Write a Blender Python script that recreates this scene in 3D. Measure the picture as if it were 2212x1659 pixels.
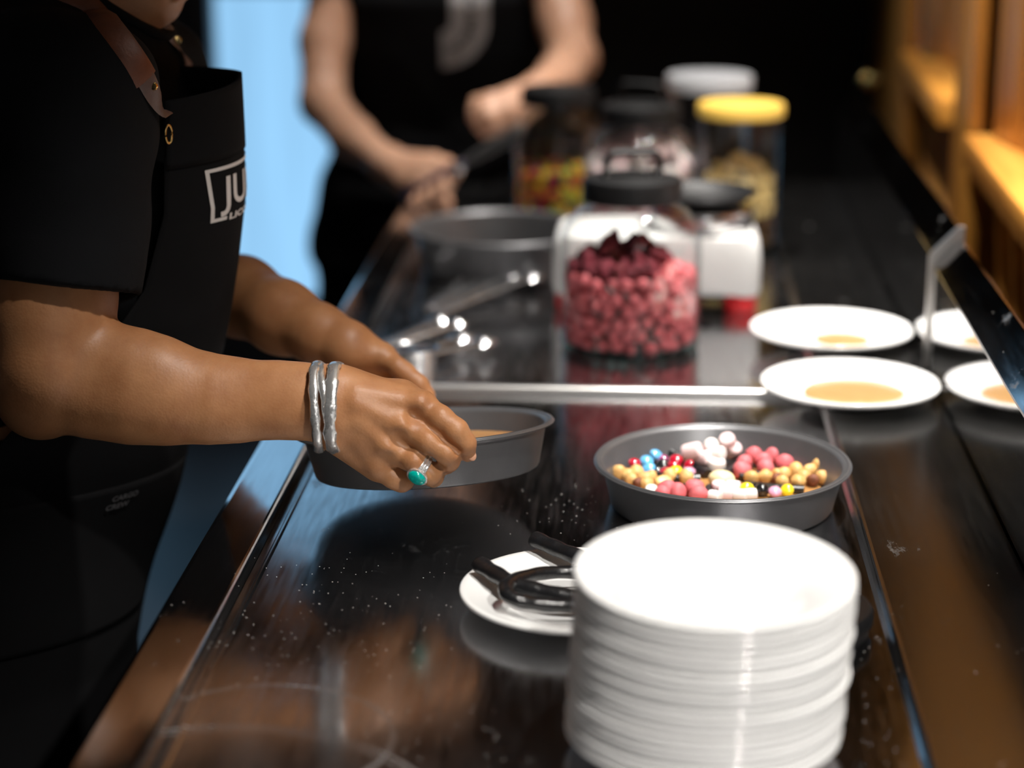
import bpy, bmesh, math, random
import numpy as np
import openvdb
from mathutils import Vector, Matrix, Euler

for o in list(bpy.data.objects):
    bpy.data.objects.remove(o, do_unlink=True)
SC = bpy.context.scene
COL = SC.collection
R = math.radians
PI = math.pi
rnd = random.Random(7)

# ------------------------------------------------------------------ camera
cam_d = bpy.data.cameras.new('camera')
cam = bpy.data.objects.new('camera', cam_d)
COL.objects.link(cam)
cam.location = (0, 0, 1.57)
cam.rotation_euler = (R(90 - 15.5), 0, R(3.52))
cam_d.sensor_width = 36.0
cam_d.lens = 36.0 * 4600 / 2212
cam_d.clip_start = 0.05
cam_d.dof.use_dof = True
cam_d.dof.focus_distance = 1.925
cam_d.dof.aperture_fstop = 2.25
SC.camera = cam

# ------------------------------------------------------------------ world, lights, exposure
world = bpy.data.worlds.new('world')
SC.world = world
world.use_nodes = True
bgn = world.node_tree.nodes['Background']
bgn.inputs[0].default_value = (0.55, 0.62, 0.75, 1)
bgn.inputs[1].default_value = 0.05
SC.view_settings.view_transform = 'Standard'
SC.view_settings.look = 'None'
SC.view_settings.gamma = 1.0
SC.view_settings.exposure = 0.0
SC.view_settings.use_curve_mapping = False


def area_light(name, loc, target, sx, sy, power, color):
    d = bpy.data.lights.new(name, 'AREA')
    d.shape = 'RECTANGLE'
    d.size, d.size_y, d.energy, d.color = sx, sy, power, color
    o = bpy.data.objects.new(name, d)
    o.location = loc
    o.rotation_euler = (Vector(target) - Vector(loc)).to_track_quat('-Z', 'Y').to_euler()
    COL.objects.link(o)
    return o


# daylight of the shop front behind the photographer
area_light('shop_front_daylight', (1.3, -2.6, 2.0), (0.0, 2.0, 0.9), 1.6, 1.3, 11, (1.0, 0.97, 0.94))
# ceiling downlights (position, aim, power, beam); their housings are built below
DOWNLIGHTS = [((0.42, 1.35, 2.86), (0.13, 1.56, 0.9), 38, 52), ((0.42, 2.30, 2.86), (0.25, 2.48, 0.9), 78, 42), ((0.40, 2.95, 2.86), (0.12, 3.05, 0.9), 48, 54),
              ((-0.05, 3.70, 2.86), (-0.10, 3.85, 0.9), 28, 76), ((0.95, -0.10, 2.86), (0.08, 1.46, 0.95), 56, 24), ((-0.05, 2.55, 2.86), (0.62, 3.05, 1.15), 33, 44)]  # last two are added lamps, brightening the plate stack and the timber boards

# ------------------------------------------------------------------ materials
def lnk(nt, a, b):
    nt.links.new(a, b)


def new_mat(name):
    m = bpy.data.materials.new(name)
    m.use_nodes = True
    nt = m.node_tree
    return m, nt, nt.nodes['Principled BSDF']


def N(nt, kind, **kw):
    n = nt.nodes.new(kind)
    for k, v in kw.items():
        if k.startswith('i_'):
            n.inputs[k[2:].replace('_', ' ')].default_value = v
        else:
            setattr(n, k, v)
    return n


def mat(name, col, rough=0.5, metal=0.0, var=0.0, vscale=8.0, bump=0.0, bscale=60.0, coat=0.0, sss=0.0, sssr=(0.01, 0.004, 0.002),
        spec=0.5, sheen=0.0, stretch=None, rvar=0.0, col2=None, emit=0.0):
    m, nt, b = new_mat(name)
    b.inputs['Base Color'].default_value = (*col, 1)
    b.inputs['Roughness'].default_value = rough
    b.inputs['Metallic'].default_value = metal
    b.inputs['Specular IOR Level'].default_value = spec
    b.inputs['Coat Weight'].default_value = coat
    b.inputs['Coat Roughness'].default_value = 0.05
    if sheen:
        b.inputs['Sheen Weight'].default_value = sheen
    if sss:
        b.inputs['Subsurface Weight'].default_value = sss
        b.inputs['Subsurface Radius'].default_value = sssr
        b.inputs['Subsurface Scale'].default_value = 1.0
    if emit:
        b.inputs['Emission Color'].default_value = (*col, 1)
        b.inputs['Emission Strength'].default_value = emit
    tc = N(nt, 'ShaderNodeTexCoord')
    mp = N(nt, 'ShaderNodeMapping')
    lnk(nt, tc.outputs['Object'], mp.inputs['Vector'])
    if stretch:
        mp.inputs['Scale'].default_value = stretch
    if var or col2 or rvar:
        no = N(nt, 'ShaderNodeTexNoise', i_Scale=vscale, i_Detail=6.0)
        lnk(nt, mp.outputs[0], no.inputs['Vector'])
        if var or col2:
            c2 = col2 or tuple(max(0, c * (1 - var)) for c in col)
            c1 = col if col2 else tuple(min(1, c * (1 + var)) for c in col)
            rp = N(nt, 'ShaderNodeValToRGB')
            rp.color_ramp.elements[0].position = 0.3
            rp.color_ramp.elements[1].position = 0.7
            rp.color_ramp.elements[0].color = (*c2, 1)
            rp.color_ramp.elements[1].color = (*c1, 1)
            lnk(nt, no.outputs[0], rp.inputs[0])
            lnk(nt, rp.outputs[0], b.inputs['Base Color'])
        if rvar:
            mr = N(nt, 'ShaderNodeMapRange')
            mr.inputs['To Min'].default_value = max(0.0, rough - rvar)
            mr.inputs['To Max'].default_value = rough + rvar
            lnk(nt, no.outputs[0], mr.inputs['Value'])
            lnk(nt, mr.outputs[0], b.inputs['Roughness'])
    if bump:
        n2 = N(nt, 'ShaderNodeTexNoise', i_Scale=bscale, i_Detail=4.0)
        lnk(nt, mp.outputs[0], n2.inputs['Vector'])
        bp = N(nt, 'ShaderNodeBump', i_Strength=bump, i_Distance=0.002)
        lnk(nt, n2.outputs[0], bp.inputs['Height'])
        lnk(nt, bp.outputs[0], b.inputs['Normal'])
    return m


TRAY_Z = 0.900


def steel_mat(name, base, rough, dust=0.0, wave=0.0, smudge=0.0, vary=0.4, rings=()):
    """worn stainless steel: fine long scratches, soft waviness, crumbs and dry smears that stay put"""
    m, nt, b = new_mat(name)
    b.inputs['Metallic'].default_value = 1.0
    tc = N(nt, 'ShaderNodeTexCoord')
    mp = N(nt, 'ShaderNodeMapping')
    mp.inputs['Scale'].default_value = (60, 4, 60)
    lnk(nt, tc.outputs['Object'], mp.inputs['Vector'])
    sc = N(nt, 'ShaderNodeTexNoise', i_Scale=3.0, i_Detail=5.0)
    lnk(nt, mp.outputs[0], sc.inputs['Vector'])
    big = N(nt, 'ShaderNodeTexNoise', i_Scale=5.0, i_Detail=3.0)
    lnk(nt, tc.outputs['Object'], big.inputs['Vector'])
    ad = N(nt, 'ShaderNodeMath', operation='ADD')
    lnk(nt, sc.outputs[0], ad.inputs[0])
    lnk(nt, big.outputs[0], ad.inputs[1])
    mr = N(nt, 'ShaderNodeMapRange')
    mr.inputs['From Min'].default_value = 0.7
    mr.inputs['From Max'].default_value = 1.3
    mr.inputs['To Min'].default_value = rough * (1 - vary)
    mr.inputs['To Max'].default_value = rough * (1 + vary)
    lnk(nt, ad.outputs[0], mr.inputs['Value'])
    rough_out = mr.outputs[0]
    col_out = None
    base_n = N(nt, 'ShaderNodeRGB')
    base_n.outputs[0].default_value = (*base, 1)
    col_out = base_n.outputs[0]
    if dust or smudge:
        # crumbs: sparse small cells; smears: thresholded stretched noise
        vo = N(nt, 'ShaderNodeTexVoronoi', i_Scale=230.0)
        lnk(nt, tc.outputs['Object'], vo.inputs['Vector'])
        lt = N(nt, 'ShaderNodeMath', operation='LESS_THAN')
        lnk(nt, vo.outputs['Distance'], lt.inputs[0])
        lt.inputs[1].default_value = 0.12
        rn = N(nt, 'ShaderNodeSeparateColor')
        lnk(nt, vo.outputs['Color'], rn.inputs[0])
        gt = N(nt, 'ShaderNodeMath', operation='GREATER_THAN')
        lnk(nt, rn.outputs[0], gt.inputs[0])
        patch = N(nt, 'ShaderNodeTexNoise', i_Scale=3.3, i_Detail=2.0)
        lnk(nt, tc.outputs['Object'], patch.inputs['Vector'])
        pr = N(nt, 'ShaderNodeMapRange')
        pr.inputs['From Min'].default_value = 0.45
        pr.inputs['From Max'].default_value = 0.68
        pr.inputs['To Min'].default_value = 1.0
        pr.inputs['To Max'].default_value = 1.0 - 0.5 * dust
        lnk(nt, patch.outputs[0], pr.inputs['Value'])
        lnk(nt, pr.outputs[0], gt.inputs[1])
        mu = N(nt, 'ShaderNodeMath', operation='MULTIPLY')
        lnk(nt, lt.outputs[0], mu.inputs[0])
        lnk(nt, gt.outputs[0], mu.inputs[1])
        m2 = N(nt, 'ShaderNodeMapping')
        m2.inputs['Scale'].default_value = (22, 9, 9)
        m2.inputs['Rotation'].default_value = (0, 0, 0.5)
        lnk(nt, tc.outputs['Object'], m2.inputs['Vector'])
        sm = N(nt, 'ShaderNodeTexNoise', i_Scale=1.4, i_Detail=8.0, i_Roughness=0.72)
        lnk(nt, m2.outputs[0], sm.inputs['Vector'])
        sr = N(nt, 'ShaderNodeMapRange')
        sr.inputs['From Min'].default_value = 0.64
        sr.inputs['From Max'].default_value = 0.80
        sr.inputs['To Max'].default_value = smudge
        lnk(nt, sm.outputs[0], sr.inputs['Value'])
        mx = N(nt, 'ShaderNodeMath', operation='MAXIMUM')
        lnk(nt, mu.outputs[0], mx.inputs[0])
        lnk(nt, sr.outputs[0], mx.inputs[1])
        # thin pale rings about given centres, broken up by noise
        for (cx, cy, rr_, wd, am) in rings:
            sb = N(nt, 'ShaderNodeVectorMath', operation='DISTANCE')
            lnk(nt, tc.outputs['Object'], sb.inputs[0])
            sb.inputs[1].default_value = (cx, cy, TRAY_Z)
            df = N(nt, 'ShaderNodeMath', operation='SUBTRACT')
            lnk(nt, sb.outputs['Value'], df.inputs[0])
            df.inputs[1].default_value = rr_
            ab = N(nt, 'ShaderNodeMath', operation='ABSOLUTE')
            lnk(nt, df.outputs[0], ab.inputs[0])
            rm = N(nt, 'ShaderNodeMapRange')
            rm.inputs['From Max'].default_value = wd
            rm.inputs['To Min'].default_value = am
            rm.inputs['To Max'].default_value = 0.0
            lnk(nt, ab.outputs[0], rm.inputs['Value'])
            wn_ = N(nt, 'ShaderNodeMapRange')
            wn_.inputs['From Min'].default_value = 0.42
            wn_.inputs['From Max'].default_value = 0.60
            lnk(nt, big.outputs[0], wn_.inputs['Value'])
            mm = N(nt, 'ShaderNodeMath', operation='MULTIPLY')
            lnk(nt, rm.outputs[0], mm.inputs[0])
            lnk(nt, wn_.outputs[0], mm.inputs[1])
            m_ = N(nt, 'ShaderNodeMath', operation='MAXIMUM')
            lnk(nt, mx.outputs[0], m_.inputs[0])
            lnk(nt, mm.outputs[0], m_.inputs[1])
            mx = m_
        inv = N(nt, 'ShaderNodeMath', operation='SUBTRACT')
        inv.inputs[0].default_value = 1.0
        lnk(nt, mx.outputs[0], inv.inputs[1])
        lnk(nt, inv.outputs[0], b.inputs['Metallic'])
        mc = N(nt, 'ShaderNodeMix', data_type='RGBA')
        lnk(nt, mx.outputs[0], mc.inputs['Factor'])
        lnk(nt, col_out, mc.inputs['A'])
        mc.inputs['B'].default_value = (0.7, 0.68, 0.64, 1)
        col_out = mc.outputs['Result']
        ra = N(nt, 'ShaderNodeMath', operation='ADD')
        lnk(nt, rough_out, ra.inputs[0])
        lnk(nt, mx.outputs[0], ra.inputs[1])
        rough_out = ra.outputs[0]
    lnk(nt, col_out, b.inputs['Base Color'])
    lnk(nt, rough_out, b.inputs['Roughness'])
    if wave:
        wn = N(nt, 'ShaderNodeTexNoise', i_Scale=9.0, i_Detail=1.0)
        lnk(nt, tc.outputs['Object'], wn.inputs['Vector'])
        bp = N(nt, 'ShaderNodeBump', i_Strength=wave, i_Distance=0.004)
        lnk(nt, wn.outputs[0], bp.inputs['Height'])
        lnk(nt, bp.outputs[0], b.inputs['Normal'])
    return m


def glass_mat(name, tint=(1, 1, 1), ior=1.45, gain=1.0):
    """thin clear glass: Fresnel mix of see-through and mirror, darker where it is seen edge-on"""
    m = bpy.data.materials.new(name)
    m.use_nodes = True
    nt = m.node_tree
    nt.nodes.remove(nt.nodes['Principled BSDF'])
    out = nt.nodes['Material Output']
    f0 = ((ior - 1) / (ior + 1)) ** 2
    fc = N(nt, 'ShaderNodeLayerWeight', i_Blend=0.5)
    pw = N(nt, 'ShaderNodeMath', operation='POWER')
    pw.inputs[1].default_value = 4.2
    lnk(nt, fc.outputs['Facing'], pw.inputs[0])
    fr = N(nt, 'ShaderNodeMapRange')
    fr.inputs['To Min'].default_value = f0
    fr.inputs['To Max'].default_value = 0.9
    lnk(nt, pw.outputs[0], fr.inputs['Value'])
    lw = N(nt, 'ShaderNodeLayerWeight', i_Blend=0.10)
    rp = N(nt, 'ShaderNodeValToRGB')
    rp.color_ramp.elements[0].position = 0.45
    rp.color_ramp.elements[0].color = (*tint, 1)
    rp.color_ramp.elements[1].color = (0.66, 0.72, 0.74, 1)
    lnk(nt, lw.outputs['Facing'], rp.inputs[0])
    tr = N(nt, 'ShaderNodeBsdfTransparent')
    lnk(nt, rp.outputs[0], tr.inputs[0])
    gl = N(nt, 'ShaderNodeBsdfGlossy', i_Roughness=0.02)
    mx = N(nt, 'ShaderNodeMixShader')
    mg = N(nt, 'ShaderNodeMath', operation='MULTIPLY')
    mg.inputs[1].default_value = gain
    lnk(nt, fr.outputs[0], mg.inputs[0])
    lnk(nt, mg.outputs[0], mx.inputs[0])
    lnk(nt, tr.outputs[0], mx.inputs[1])
    lnk(nt, gl.outputs[0], mx.inputs[2])
    lnk(nt, mx.outputs[0], out.inputs['Surface'])
    return m


def wood_mat(name, c1, c2, axis='z'):
    m, nt, b = new_mat(name)
    tc = N(nt, 'ShaderNodeTexCoord')
    mp = N(nt, 'ShaderNodeMapping')
    mp.inputs['Scale'].default_value = {'z': (14, 14, 1.0), 'y': (14, 1.0, 14), 'x': (1.0, 14, 14)}[axis]
    lnk(nt, tc.outputs['Object'], mp.inputs['Vector'])
    oi = N(nt, 'ShaderNodeObjectInfo')
    ml = N(nt, 'ShaderNodeMath', operation='MULTIPLY')
    ml.inputs[1].default_value = 37.0
    lnk(nt, oi.outputs['Random'], ml.inputs[0])
    no = N(nt, 'ShaderNodeTexNoise', i_Scale=2.2, i_Detail=8.0, i_Distortion=0.6, noise_dimensions='4D')
    lnk(nt, mp.outputs[0], no.inputs['Vector'])
    lnk(nt, ml.outputs[0], no.inputs['W'])
    rp = N(nt, 'ShaderNodeValToRGB')
    rp.color_ramp.elements[0].position = 0.35
    rp.color_ramp.elements[1].position = 0.66
    rp.color_ramp.elements[0].color = (*c2, 1)
    rp.color_ramp.elements[1].color = (*c1, 1)
    lnk(nt, no.outputs[0], rp.inputs[0])
    lnk(nt, rp.outputs[0], b.inputs['Base Color'])
    b.inputs['Roughness'].default_value = 0.34
    bp = N(nt, 'ShaderNodeBump', i_Strength=0.15, i_Distance=0.002)
    lnk(nt, no.outputs[0], bp.inputs['Height'])
    lnk(nt, bp.outputs[0], b.inputs['Normal'])
    return m


def fabric_mat(name, col, scale=900.0, rough=0.95, sheen=0.0):
    m, nt, b = new_mat(name)
    tc = N(nt, 'ShaderNodeTexCoord')
    no = N(nt, 'ShaderNodeTexNoise', i_Scale=14.0, i_Detail=5.0)
    lnk(nt, tc.outputs['Object'], no.inputs['Vector'])
    rp = N(nt, 'ShaderNodeValToRGB')
    rp.color_ramp.elements[0].color = (*(c * 0.7 for c in col), 1)
    rp.color_ramp.elements[1].color = (*(c * 1.3 for c in col), 1)
    lnk(nt, no.outputs[0], rp.inputs[0])
    lnk(nt, rp.outputs[0], b.inputs['Base Color'])
    b.inputs['Roughness'].default_value = rough
    b.inputs['Specular IOR Level'].default_value = 0.12
    b.inputs['Sheen Weight'].default_value = sheen
    b.inputs['Sheen Tint'].default_value = (0.3, 0.33, 0.4, 1)
    wv = N(nt, 'ShaderNodeTexNoise', i_Scale=scale, i_Detail=2.0)
    lnk(nt, tc.outputs['Object'], wv.inputs['Vector'])
    bp = N(nt, 'ShaderNodeBump', i_Strength=0.25, i_Distance=0.001)
    lnk(nt, wv.outputs[0], bp.inputs['Height'])
    lnk(nt, bp.outputs[0], b.inputs['Normal'])
    return m


def skin_mat(name, c1, c2, rough=0.48):
    m, nt, b = new_mat(name)
    tc = N(nt, 'ShaderNodeTexCoord')
    no = N(nt, 'ShaderNodeTexNoise', i_Scale=24.0, i_Detail=6.0, i_Roughness=0.62)
    lnk(nt, tc.outputs['Object'], no.inputs['Vector'])
    rp = N(nt, 'ShaderNodeValToRGB')
    rp.color_ramp.elements[0].position = 0.34
    rp.color_ramp.elements[1].position = 0.68
    rp.color_ramp.elements[0].color = (*c2, 1)
    rp.color_ramp.elements[1].color = (*c1, 1)
    lnk(nt, no.outputs[0], rp.inputs[0])
    lnk(nt, rp.outputs[0], b.inputs['Base Color'])
    b.inputs['Roughness'].default_value = rough
    b.inputs['Specular IOR Level'].default_value = 0.4
    b.inputs['Subsurface Weight'].default_value = 0.12
    b.inputs['Subsurface Radius'].default_value = (0.010, 0.004, 0.002)
    b.inputs['Subsurface Scale'].default_value = 0.6
    v = N(nt, 'ShaderNodeTexNoise', i_Scale=330.0, i_Detail=3.0)
    lnk(nt, tc.outputs['Object'], v.inputs['Vector'])
    v2 = N(nt, 'ShaderNodeTexVoronoi', i_Scale=420.0, distance='EUCLIDEAN')
    lnk(nt, tc.outputs['Object'], v2.inputs['Vector'])
    ad = N(nt, 'ShaderNodeMath', operation='ADD')
    lnk(nt, v.outputs[0], ad.inputs[0])
    lnk(nt, v2.outputs['Distance'], ad.inputs[1])
    bp = N(nt, 'ShaderNodeBump', i_Strength=0.12, i_Distance=0.0010)
    lnk(nt, ad.outputs[0], bp.inputs['Height'])
    lnk(nt, bp.outputs[0], b.inputs['Normal'])
    return m


def light_mat(name, col, strength, streaks=False):
    m = bpy.data.materials.new(name)
    m.use_nodes = True
    nt = m.node_tree
    nt.nodes.remove(nt.nodes['Principled BSDF'])
    e = N(nt, 'ShaderNodeEmission')
    e.inputs[0].default_value = (*col, 1)
    e.inputs[1].default_value = strength
    if streaks:
        tc = N(nt, 'ShaderNodeTexCoord')
        mp = N(nt, 'ShaderNodeMapping')
        mp.inputs['Scale'].default_value = (26, 1, 1.2)
        lnk(nt, tc.outputs['Object'], mp.inputs['Vector'])
        no = N(nt, 'ShaderNodeTexNoise', i_Scale=1.0, i_Detail=3.0)
        lnk(nt, mp.outputs[0], no.inputs['Vector'])
        mr = N(nt, 'ShaderNodeMapRange')
        mr.inputs['To Min'].default_value = strength * 0.72
        mr.inputs['To Max'].default_value = strength * 1.28
        lnk(nt, no.outputs[0], mr.inputs['Value'])
        lnk(nt, mr.outputs[0], e.inputs[1])
    lnk(nt, e.outputs[0], nt.nodes['Material Output'].inputs['Surface'])
    return m


M = {}
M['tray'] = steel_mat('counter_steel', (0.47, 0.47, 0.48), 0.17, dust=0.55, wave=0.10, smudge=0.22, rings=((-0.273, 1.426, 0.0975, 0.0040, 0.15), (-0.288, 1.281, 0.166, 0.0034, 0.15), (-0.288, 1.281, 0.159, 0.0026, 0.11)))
M['deck'] = steel_mat('deck_steel', (0.22, 0.217, 0.215), 0.22, dust=0.10, wave=0.08, smudge=0.35, vary=0.12)
M['upstand'] = steel_mat('upstand_steel', (0.62, 0.62, 0.63), 0.07, dust=0.06, wave=0.03, smudge=0.3)
M['rim'] = steel_mat('rim_steel', (0.55, 0.55, 0.56), 0.10, dust=0.25, wave=0.05, smudge=0.2)
M['bar'] = mat('divider_steel', (0.86, 0.85, 0.83), 0.34, 1.0)
M['steel'] = mat('polished_steel', (0.75, 0.75, 0.76), 0.22, 1.0, rvar=0.05, vscale=40)
M['silver'] = mat('hammered_silver', (0.93, 0.925, 0.91), 0.19, 0.87, bump=0.6, bscale=150)
M['pan'] = mat('grey_nonstick', (0.125, 0.125, 0.13), 0.36, 0.55, var=0.08, vscale=30, bump=0.06, bscale=700)
M['porcelain'] = mat('white_porcelain', (0.86, 0.86, 0.85), 0.14, spec=0.5, coat=0.3)
M['caramel'] = mat('caramel', (0.43, 0.215, 0.075), 0.22, var=0.10, vscale=26, bump=0.12, bscale=60, sss=0.15, coat=0.2)
M['caramel_pale'] = mat('pale_caramel', (0.44, 0.25, 0.10), 0.25, var=0.06, vscale=26, bump=0.08, bscale=60, coat=0.2)
M['licorice'] = mat('black_licorice', (0.008, 0.008, 0.009), 0.28, var=0.2, vscale=60, bump=0.5, bscale=120)
M['black_plastic'] = mat('black_plastic', (0.006, 0.006, 0.0065), 0.46, bump=0.05, bscale=400, spec=0.3)
M['glass'] = glass_mat('jar_glass', (0.99, 0.995, 0.995))
M['glass_base'] = glass_mat('jar_glass_base', (0.62, 0.76, 0.76), gain=1.2)
M['white_plastic'] = mat('white_plastic', (0.56, 0.56, 0.55), 0.35)
M['red_plastic'] = mat('red_plastic', (0.55, 0.012, 0.016), 0.3)
M['yellow_plastic'] = mat('yellow_plastic', (0.80, 0.52, 0.10), 0.35)
M['clear_plastic'] = mat('frosted_clear_plastic', (0.42, 0.43, 0.45), 0.22)
M['pink'] = mat('pink_candy', (0.58, 0.125, 0.14), 0.6, var=0.15, vscale=60, bump=0.2, bscale=200, sss=0.1)
M['maroon'] = mat('dried_raspberry', (0.165, 0.014, 0.026), 0.75, var=0.5, vscale=120, bump=1.0, bscale=300)
M['strawberry'] = mat('dried_strawberry', (0.62, 0.13, 0.14), 0.7, var=0.25, vscale=70, bump=0.5, bscale=200)
M['strawberry_core'] = mat('strawberry_core', (0.76, 0.46, 0.44), 0.7, var=0.15, vscale=90, bump=0.4, bscale=200)
M['marshmallow'] = mat('white_marshmallow', (0.70, 0.65, 0.62), 0.8, sss=0.1, bump=0.1, bscale=300)
M['marsh_pink'] = mat('pink_marshmallow', (0.68, 0.52, 0.52), 0.8, sss=0.1, bump=0.1, bscale=300)
M['hazelnut'] = mat('roasted_hazelnut', (0.66, 0.42, 0.16), 0.5, bump=0.25, bscale=150, vscale=70, col2=(0.50, 0.25, 0.07))
M['hazel_core'] = mat('hazelnut_flesh', (0.80, 0.64, 0.36), 0.55, var=0.08, vscale=90)
M['hazel_skin'] = mat('hazelnut_skin', (0.15, 0.045, 0.018), 0.7, var=0.4, vscale=120, bump=0.5, bscale=200)
M['almond'] = mat('cream_candy', (0.76, 0.64, 0.36), 0.38, var=0.05)
for nm, c in dict(red=(0.36, 0.006, 0.022), blue=(0.10, 0.36, 0.64), purple=(0.25, 0.035, 0.12), yellow=(0.72, 0.56, 0.02), lilac=(0.62, 0.30, 0.42),
                  black=(0.008, 0.008, 0.009), orange=(0.72, 0.22, 0.02), green=(0.13, 0.33, 0.03), white=(0.8, 0.79, 0.74)).items():
    M['candy_' + nm] = mat('candy_' + nm, c, 0.2, coat=0.5)
M['macaroni'] = mat('pale_yellow_candy', (0.84, 0.64, 0.27), 0.55, var=0.12, vscale=60)
M['brown_nut'] = mat('brown_candy', (0.11, 0.055, 0.02), 0.4, var=0.3, vscale=60)
M['skin1'] = skin_mat('tanned_skin', (0.385, 0.182, 0.080), (0.285, 0.120, 0.048))
M['skin2'] = skin_mat('fair_skin', (0.58, 0.34, 0.23), (0.50, 0.27, 0.17))
M['nail'] = mat('finger_nail', (0.46, 0.24, 0.15), 0.25, coat=0.3)
M['shirt'] = fabric_mat('black_jersey', (0.0055, 0.0057, 0.0066))
M['apron'] = fabric_mat('black_canvas', (0.0062, 0.0062, 0.0068), 1400)
M['trousers'] = fabric_mat('black_twill', (0.004, 0.004, 0.0052), 1400)
M['print_white'] = mat('white_print', (0.62, 0.60, 0.58), 0.7)
M['print_grey'] = mat('grey_print', (0.36, 0.36, 0.37), 0.8, var=0.25, vscale=20)
M['print_dark'] = mat('dark_print', (0.03, 0.03, 0.032), 0.8)
M['leather'] = mat('brown_leather', (0.12, 0.034, 0.012), 0.5, var=0.2, vscale=60, bump=0.2, bscale=300)
M['leather_dark'] = mat('dark_leather', (0.085, 0.045, 0.035), 0.5, var=0.2, vscale=60, bump=0.2, bscale=300)
M['brass'] = mat('brass', (0.78, 0.55, 0.22), 0.22, 1.0)
M['turquoise'] = mat('turquoise_stone', (0.0, 0.30, 0.255), 0.12, var=0.25, vscale=300, coat=0.5)
M['hair'] = mat('dark_brown_hair', (0.035, 0.018, 0.01), 0.45, bump=0.8, bscale=250, stretch=(1, 1, 0.1))
M['eye_white'] = mat('eye_white', (0.75, 0.73, 0.7), 0.15)
M['iris'] = mat('iris', (0.05, 0.03, 0.02), 0.1)
M['pine'] = wood_mat('varnished_pine_upright', (0.55, 0.255, 0.045), (0.32, 0.12, 0.018), 'z')
M['pine_y'] = wood_mat('varnished_pine_level', (0.60, 0.28, 0.05), (0.40, 0.155, 0.022), 'y')
M['brown_wall'] = mat('brown_bulkhead', (0.24, 0.13, 0.072), 0.6, var=0.12, vscale=3)
M['black_wall'] = mat('black_wall_paint', (0.006, 0.006, 0.0065), 0.75, var=0.2, vscale=3)
M['dark_frame'] = mat('dark_door_frame', (0.012, 0.013, 0.016), 0.4)
M['floor'] = mat('dark_floor', (0.014, 0.015, 0.018), 0.42, spec=0.3, var=0.15, vscale=6)
M['ceiling'] = mat('ceiling_paint', (0.32, 0.28, 0.25), 0.8, var=0.1, vscale=2)
M['plaster'] = mat('grey_plaster', (0.34, 0.34, 0.35), 0.8, var=0.1, vscale=2)
M['window_light'] = light_mat('daylit_glazing', (0.315, 0.62, 0.94), 1.02, streaks=True)
M['lamp_glow'] = light_mat('lamp_glow', (1.0, 0.86, 0.66), 14.0)
M['ring_glow'] = light_mat('ring_lamp_glow', (1.0, 0.78, 0.50), 0.75)
M['blue_plastic'] = mat('blue_plastic', (0.05, 0.10, 0.33), 0.4)

# ------------------------------------------------------------------ mesh helpers
def mesh_obj(name, verts, faces, m, parent=None, smooth=True):
    me = bpy.data.meshes.new(name)
    me.from_pydata([tuple(v) for v in verts], [], [tuple(f) for f in faces])
    me.update()
    if smooth:
        me.polygons.foreach_set('use_smooth', [True] * len(me.polygons))
    me.materials.append(m)
    o = bpy.data.objects.new(name, me)
    COL.objects.link(o)
    if parent is not None:
        o.parent = parent
    return o


def bm_obj(name, bm, m, parent=None, smooth=False, angle=None):
    bmesh.ops.recalc_face_normals(bm, faces=bm.faces)
    me = bpy.data.meshes.new(name)
    bm.to_mesh(me)
    bm.free()
    if smooth:
        me.polygons.foreach_set('use_smooth', [True] * len(me.polygons))
        if angle:
            me.set_sharp_from_angle(angle=R(angle))
    me.materials.append(m)
    o = bpy.data.objects.new(name, me)
    COL.objects.link(o)
    if parent is not None:
        o.parent = parent
    return o


def thing(name, label, cat, loc=(0, 0, 0), rot=(0, 0, 0), group=None):
    o = bpy.data.objects.new(name, None)
    o.empty_display_size = 0.05
    COL.objects.link(o)
    o.location = loc
    o.rotation_euler = rot
    o['label'] = label
    o['category'] = cat
    if group:
        o['group'] = group
    return o


def tag(o, label, cat, group=None):
    o['label'] = label
    o['category'] = cat
    if group:
        o['group'] = group
    return o


def struct(o):
    o['kind'] = 'structure'
    return o


def dup(root, loc=None, rot=None, label=None, group=None, scale=None):
    r = root.copy()
    COL.objects.link(r)
    if loc is not None:
        r.location = loc
    if rot is not None:
        r.rotation_euler = rot
    if scale is not None:
        r.scale = scale
    if label:
        r['label'] = label
    if group:
        r['group'] = group
    for ch in list(root.children):
        c = ch.copy()
        COL.objects.link(c)
        c.parent = r
        for g in list(ch.children):
            d = g.copy()
            COL.objects.link(d)
            d.parent = c
    return r


def box_bm(lo, hi, bevel=0.0, seg=2, bm=None):
    own = bm is None
    bm = bm or bmesh.new()
    r = bmesh.ops.create_cube(bm, size=1.0)
    vs = r['verts']
    lo, hi = Vector(lo), Vector(hi)
    for v in vs:
        v.co = Vector((lo[i] + (v.co[i] + 0.5) * (hi[i] - lo[i]) for i in range(3)))
    if bevel:
        es = list({e for v in vs for e in v.link_edges})
        bmesh.ops.bevel(bm, geom=es, offset=bevel, segments=seg, affect='EDGES', profile=0.5)
    return bm


def box(name, lo, hi, m, parent=None, bevel=0.0, seg=2):
    return bm_obj(name, box_bm(lo, hi, bevel, seg), m, parent, smooth=bool(bevel), angle=35)


def lathe_data(prof, n=64, closed=False):
    vs, fs, rings = [], [], []
    for r, z in prof:
        if r < 1e-6:
            rings.append([len(vs)] * n)
            vs.append((0, 0, z))
        else:
            base = len(vs)
            for k in range(n):
                a = 2 * PI * k / n
                vs.append((r * math.cos(a), r * math.sin(a), z))
            rings.append(list(range(base, base + n)))
    pairs = list(zip(rings, rings[1:]))
    if closed:
        pairs.append((rings[-1], rings[0]))
    for A, B in pairs:
        for k in range(n):
            q = [A[k], A[(k + 1) % n], B[(k + 1) % n], B[k]]
            f = []
            for i in q:
                if i not in f:
                    f.append(i)
            if len(f) > 2:
                fs.append(f)
    return vs, fs


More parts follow.
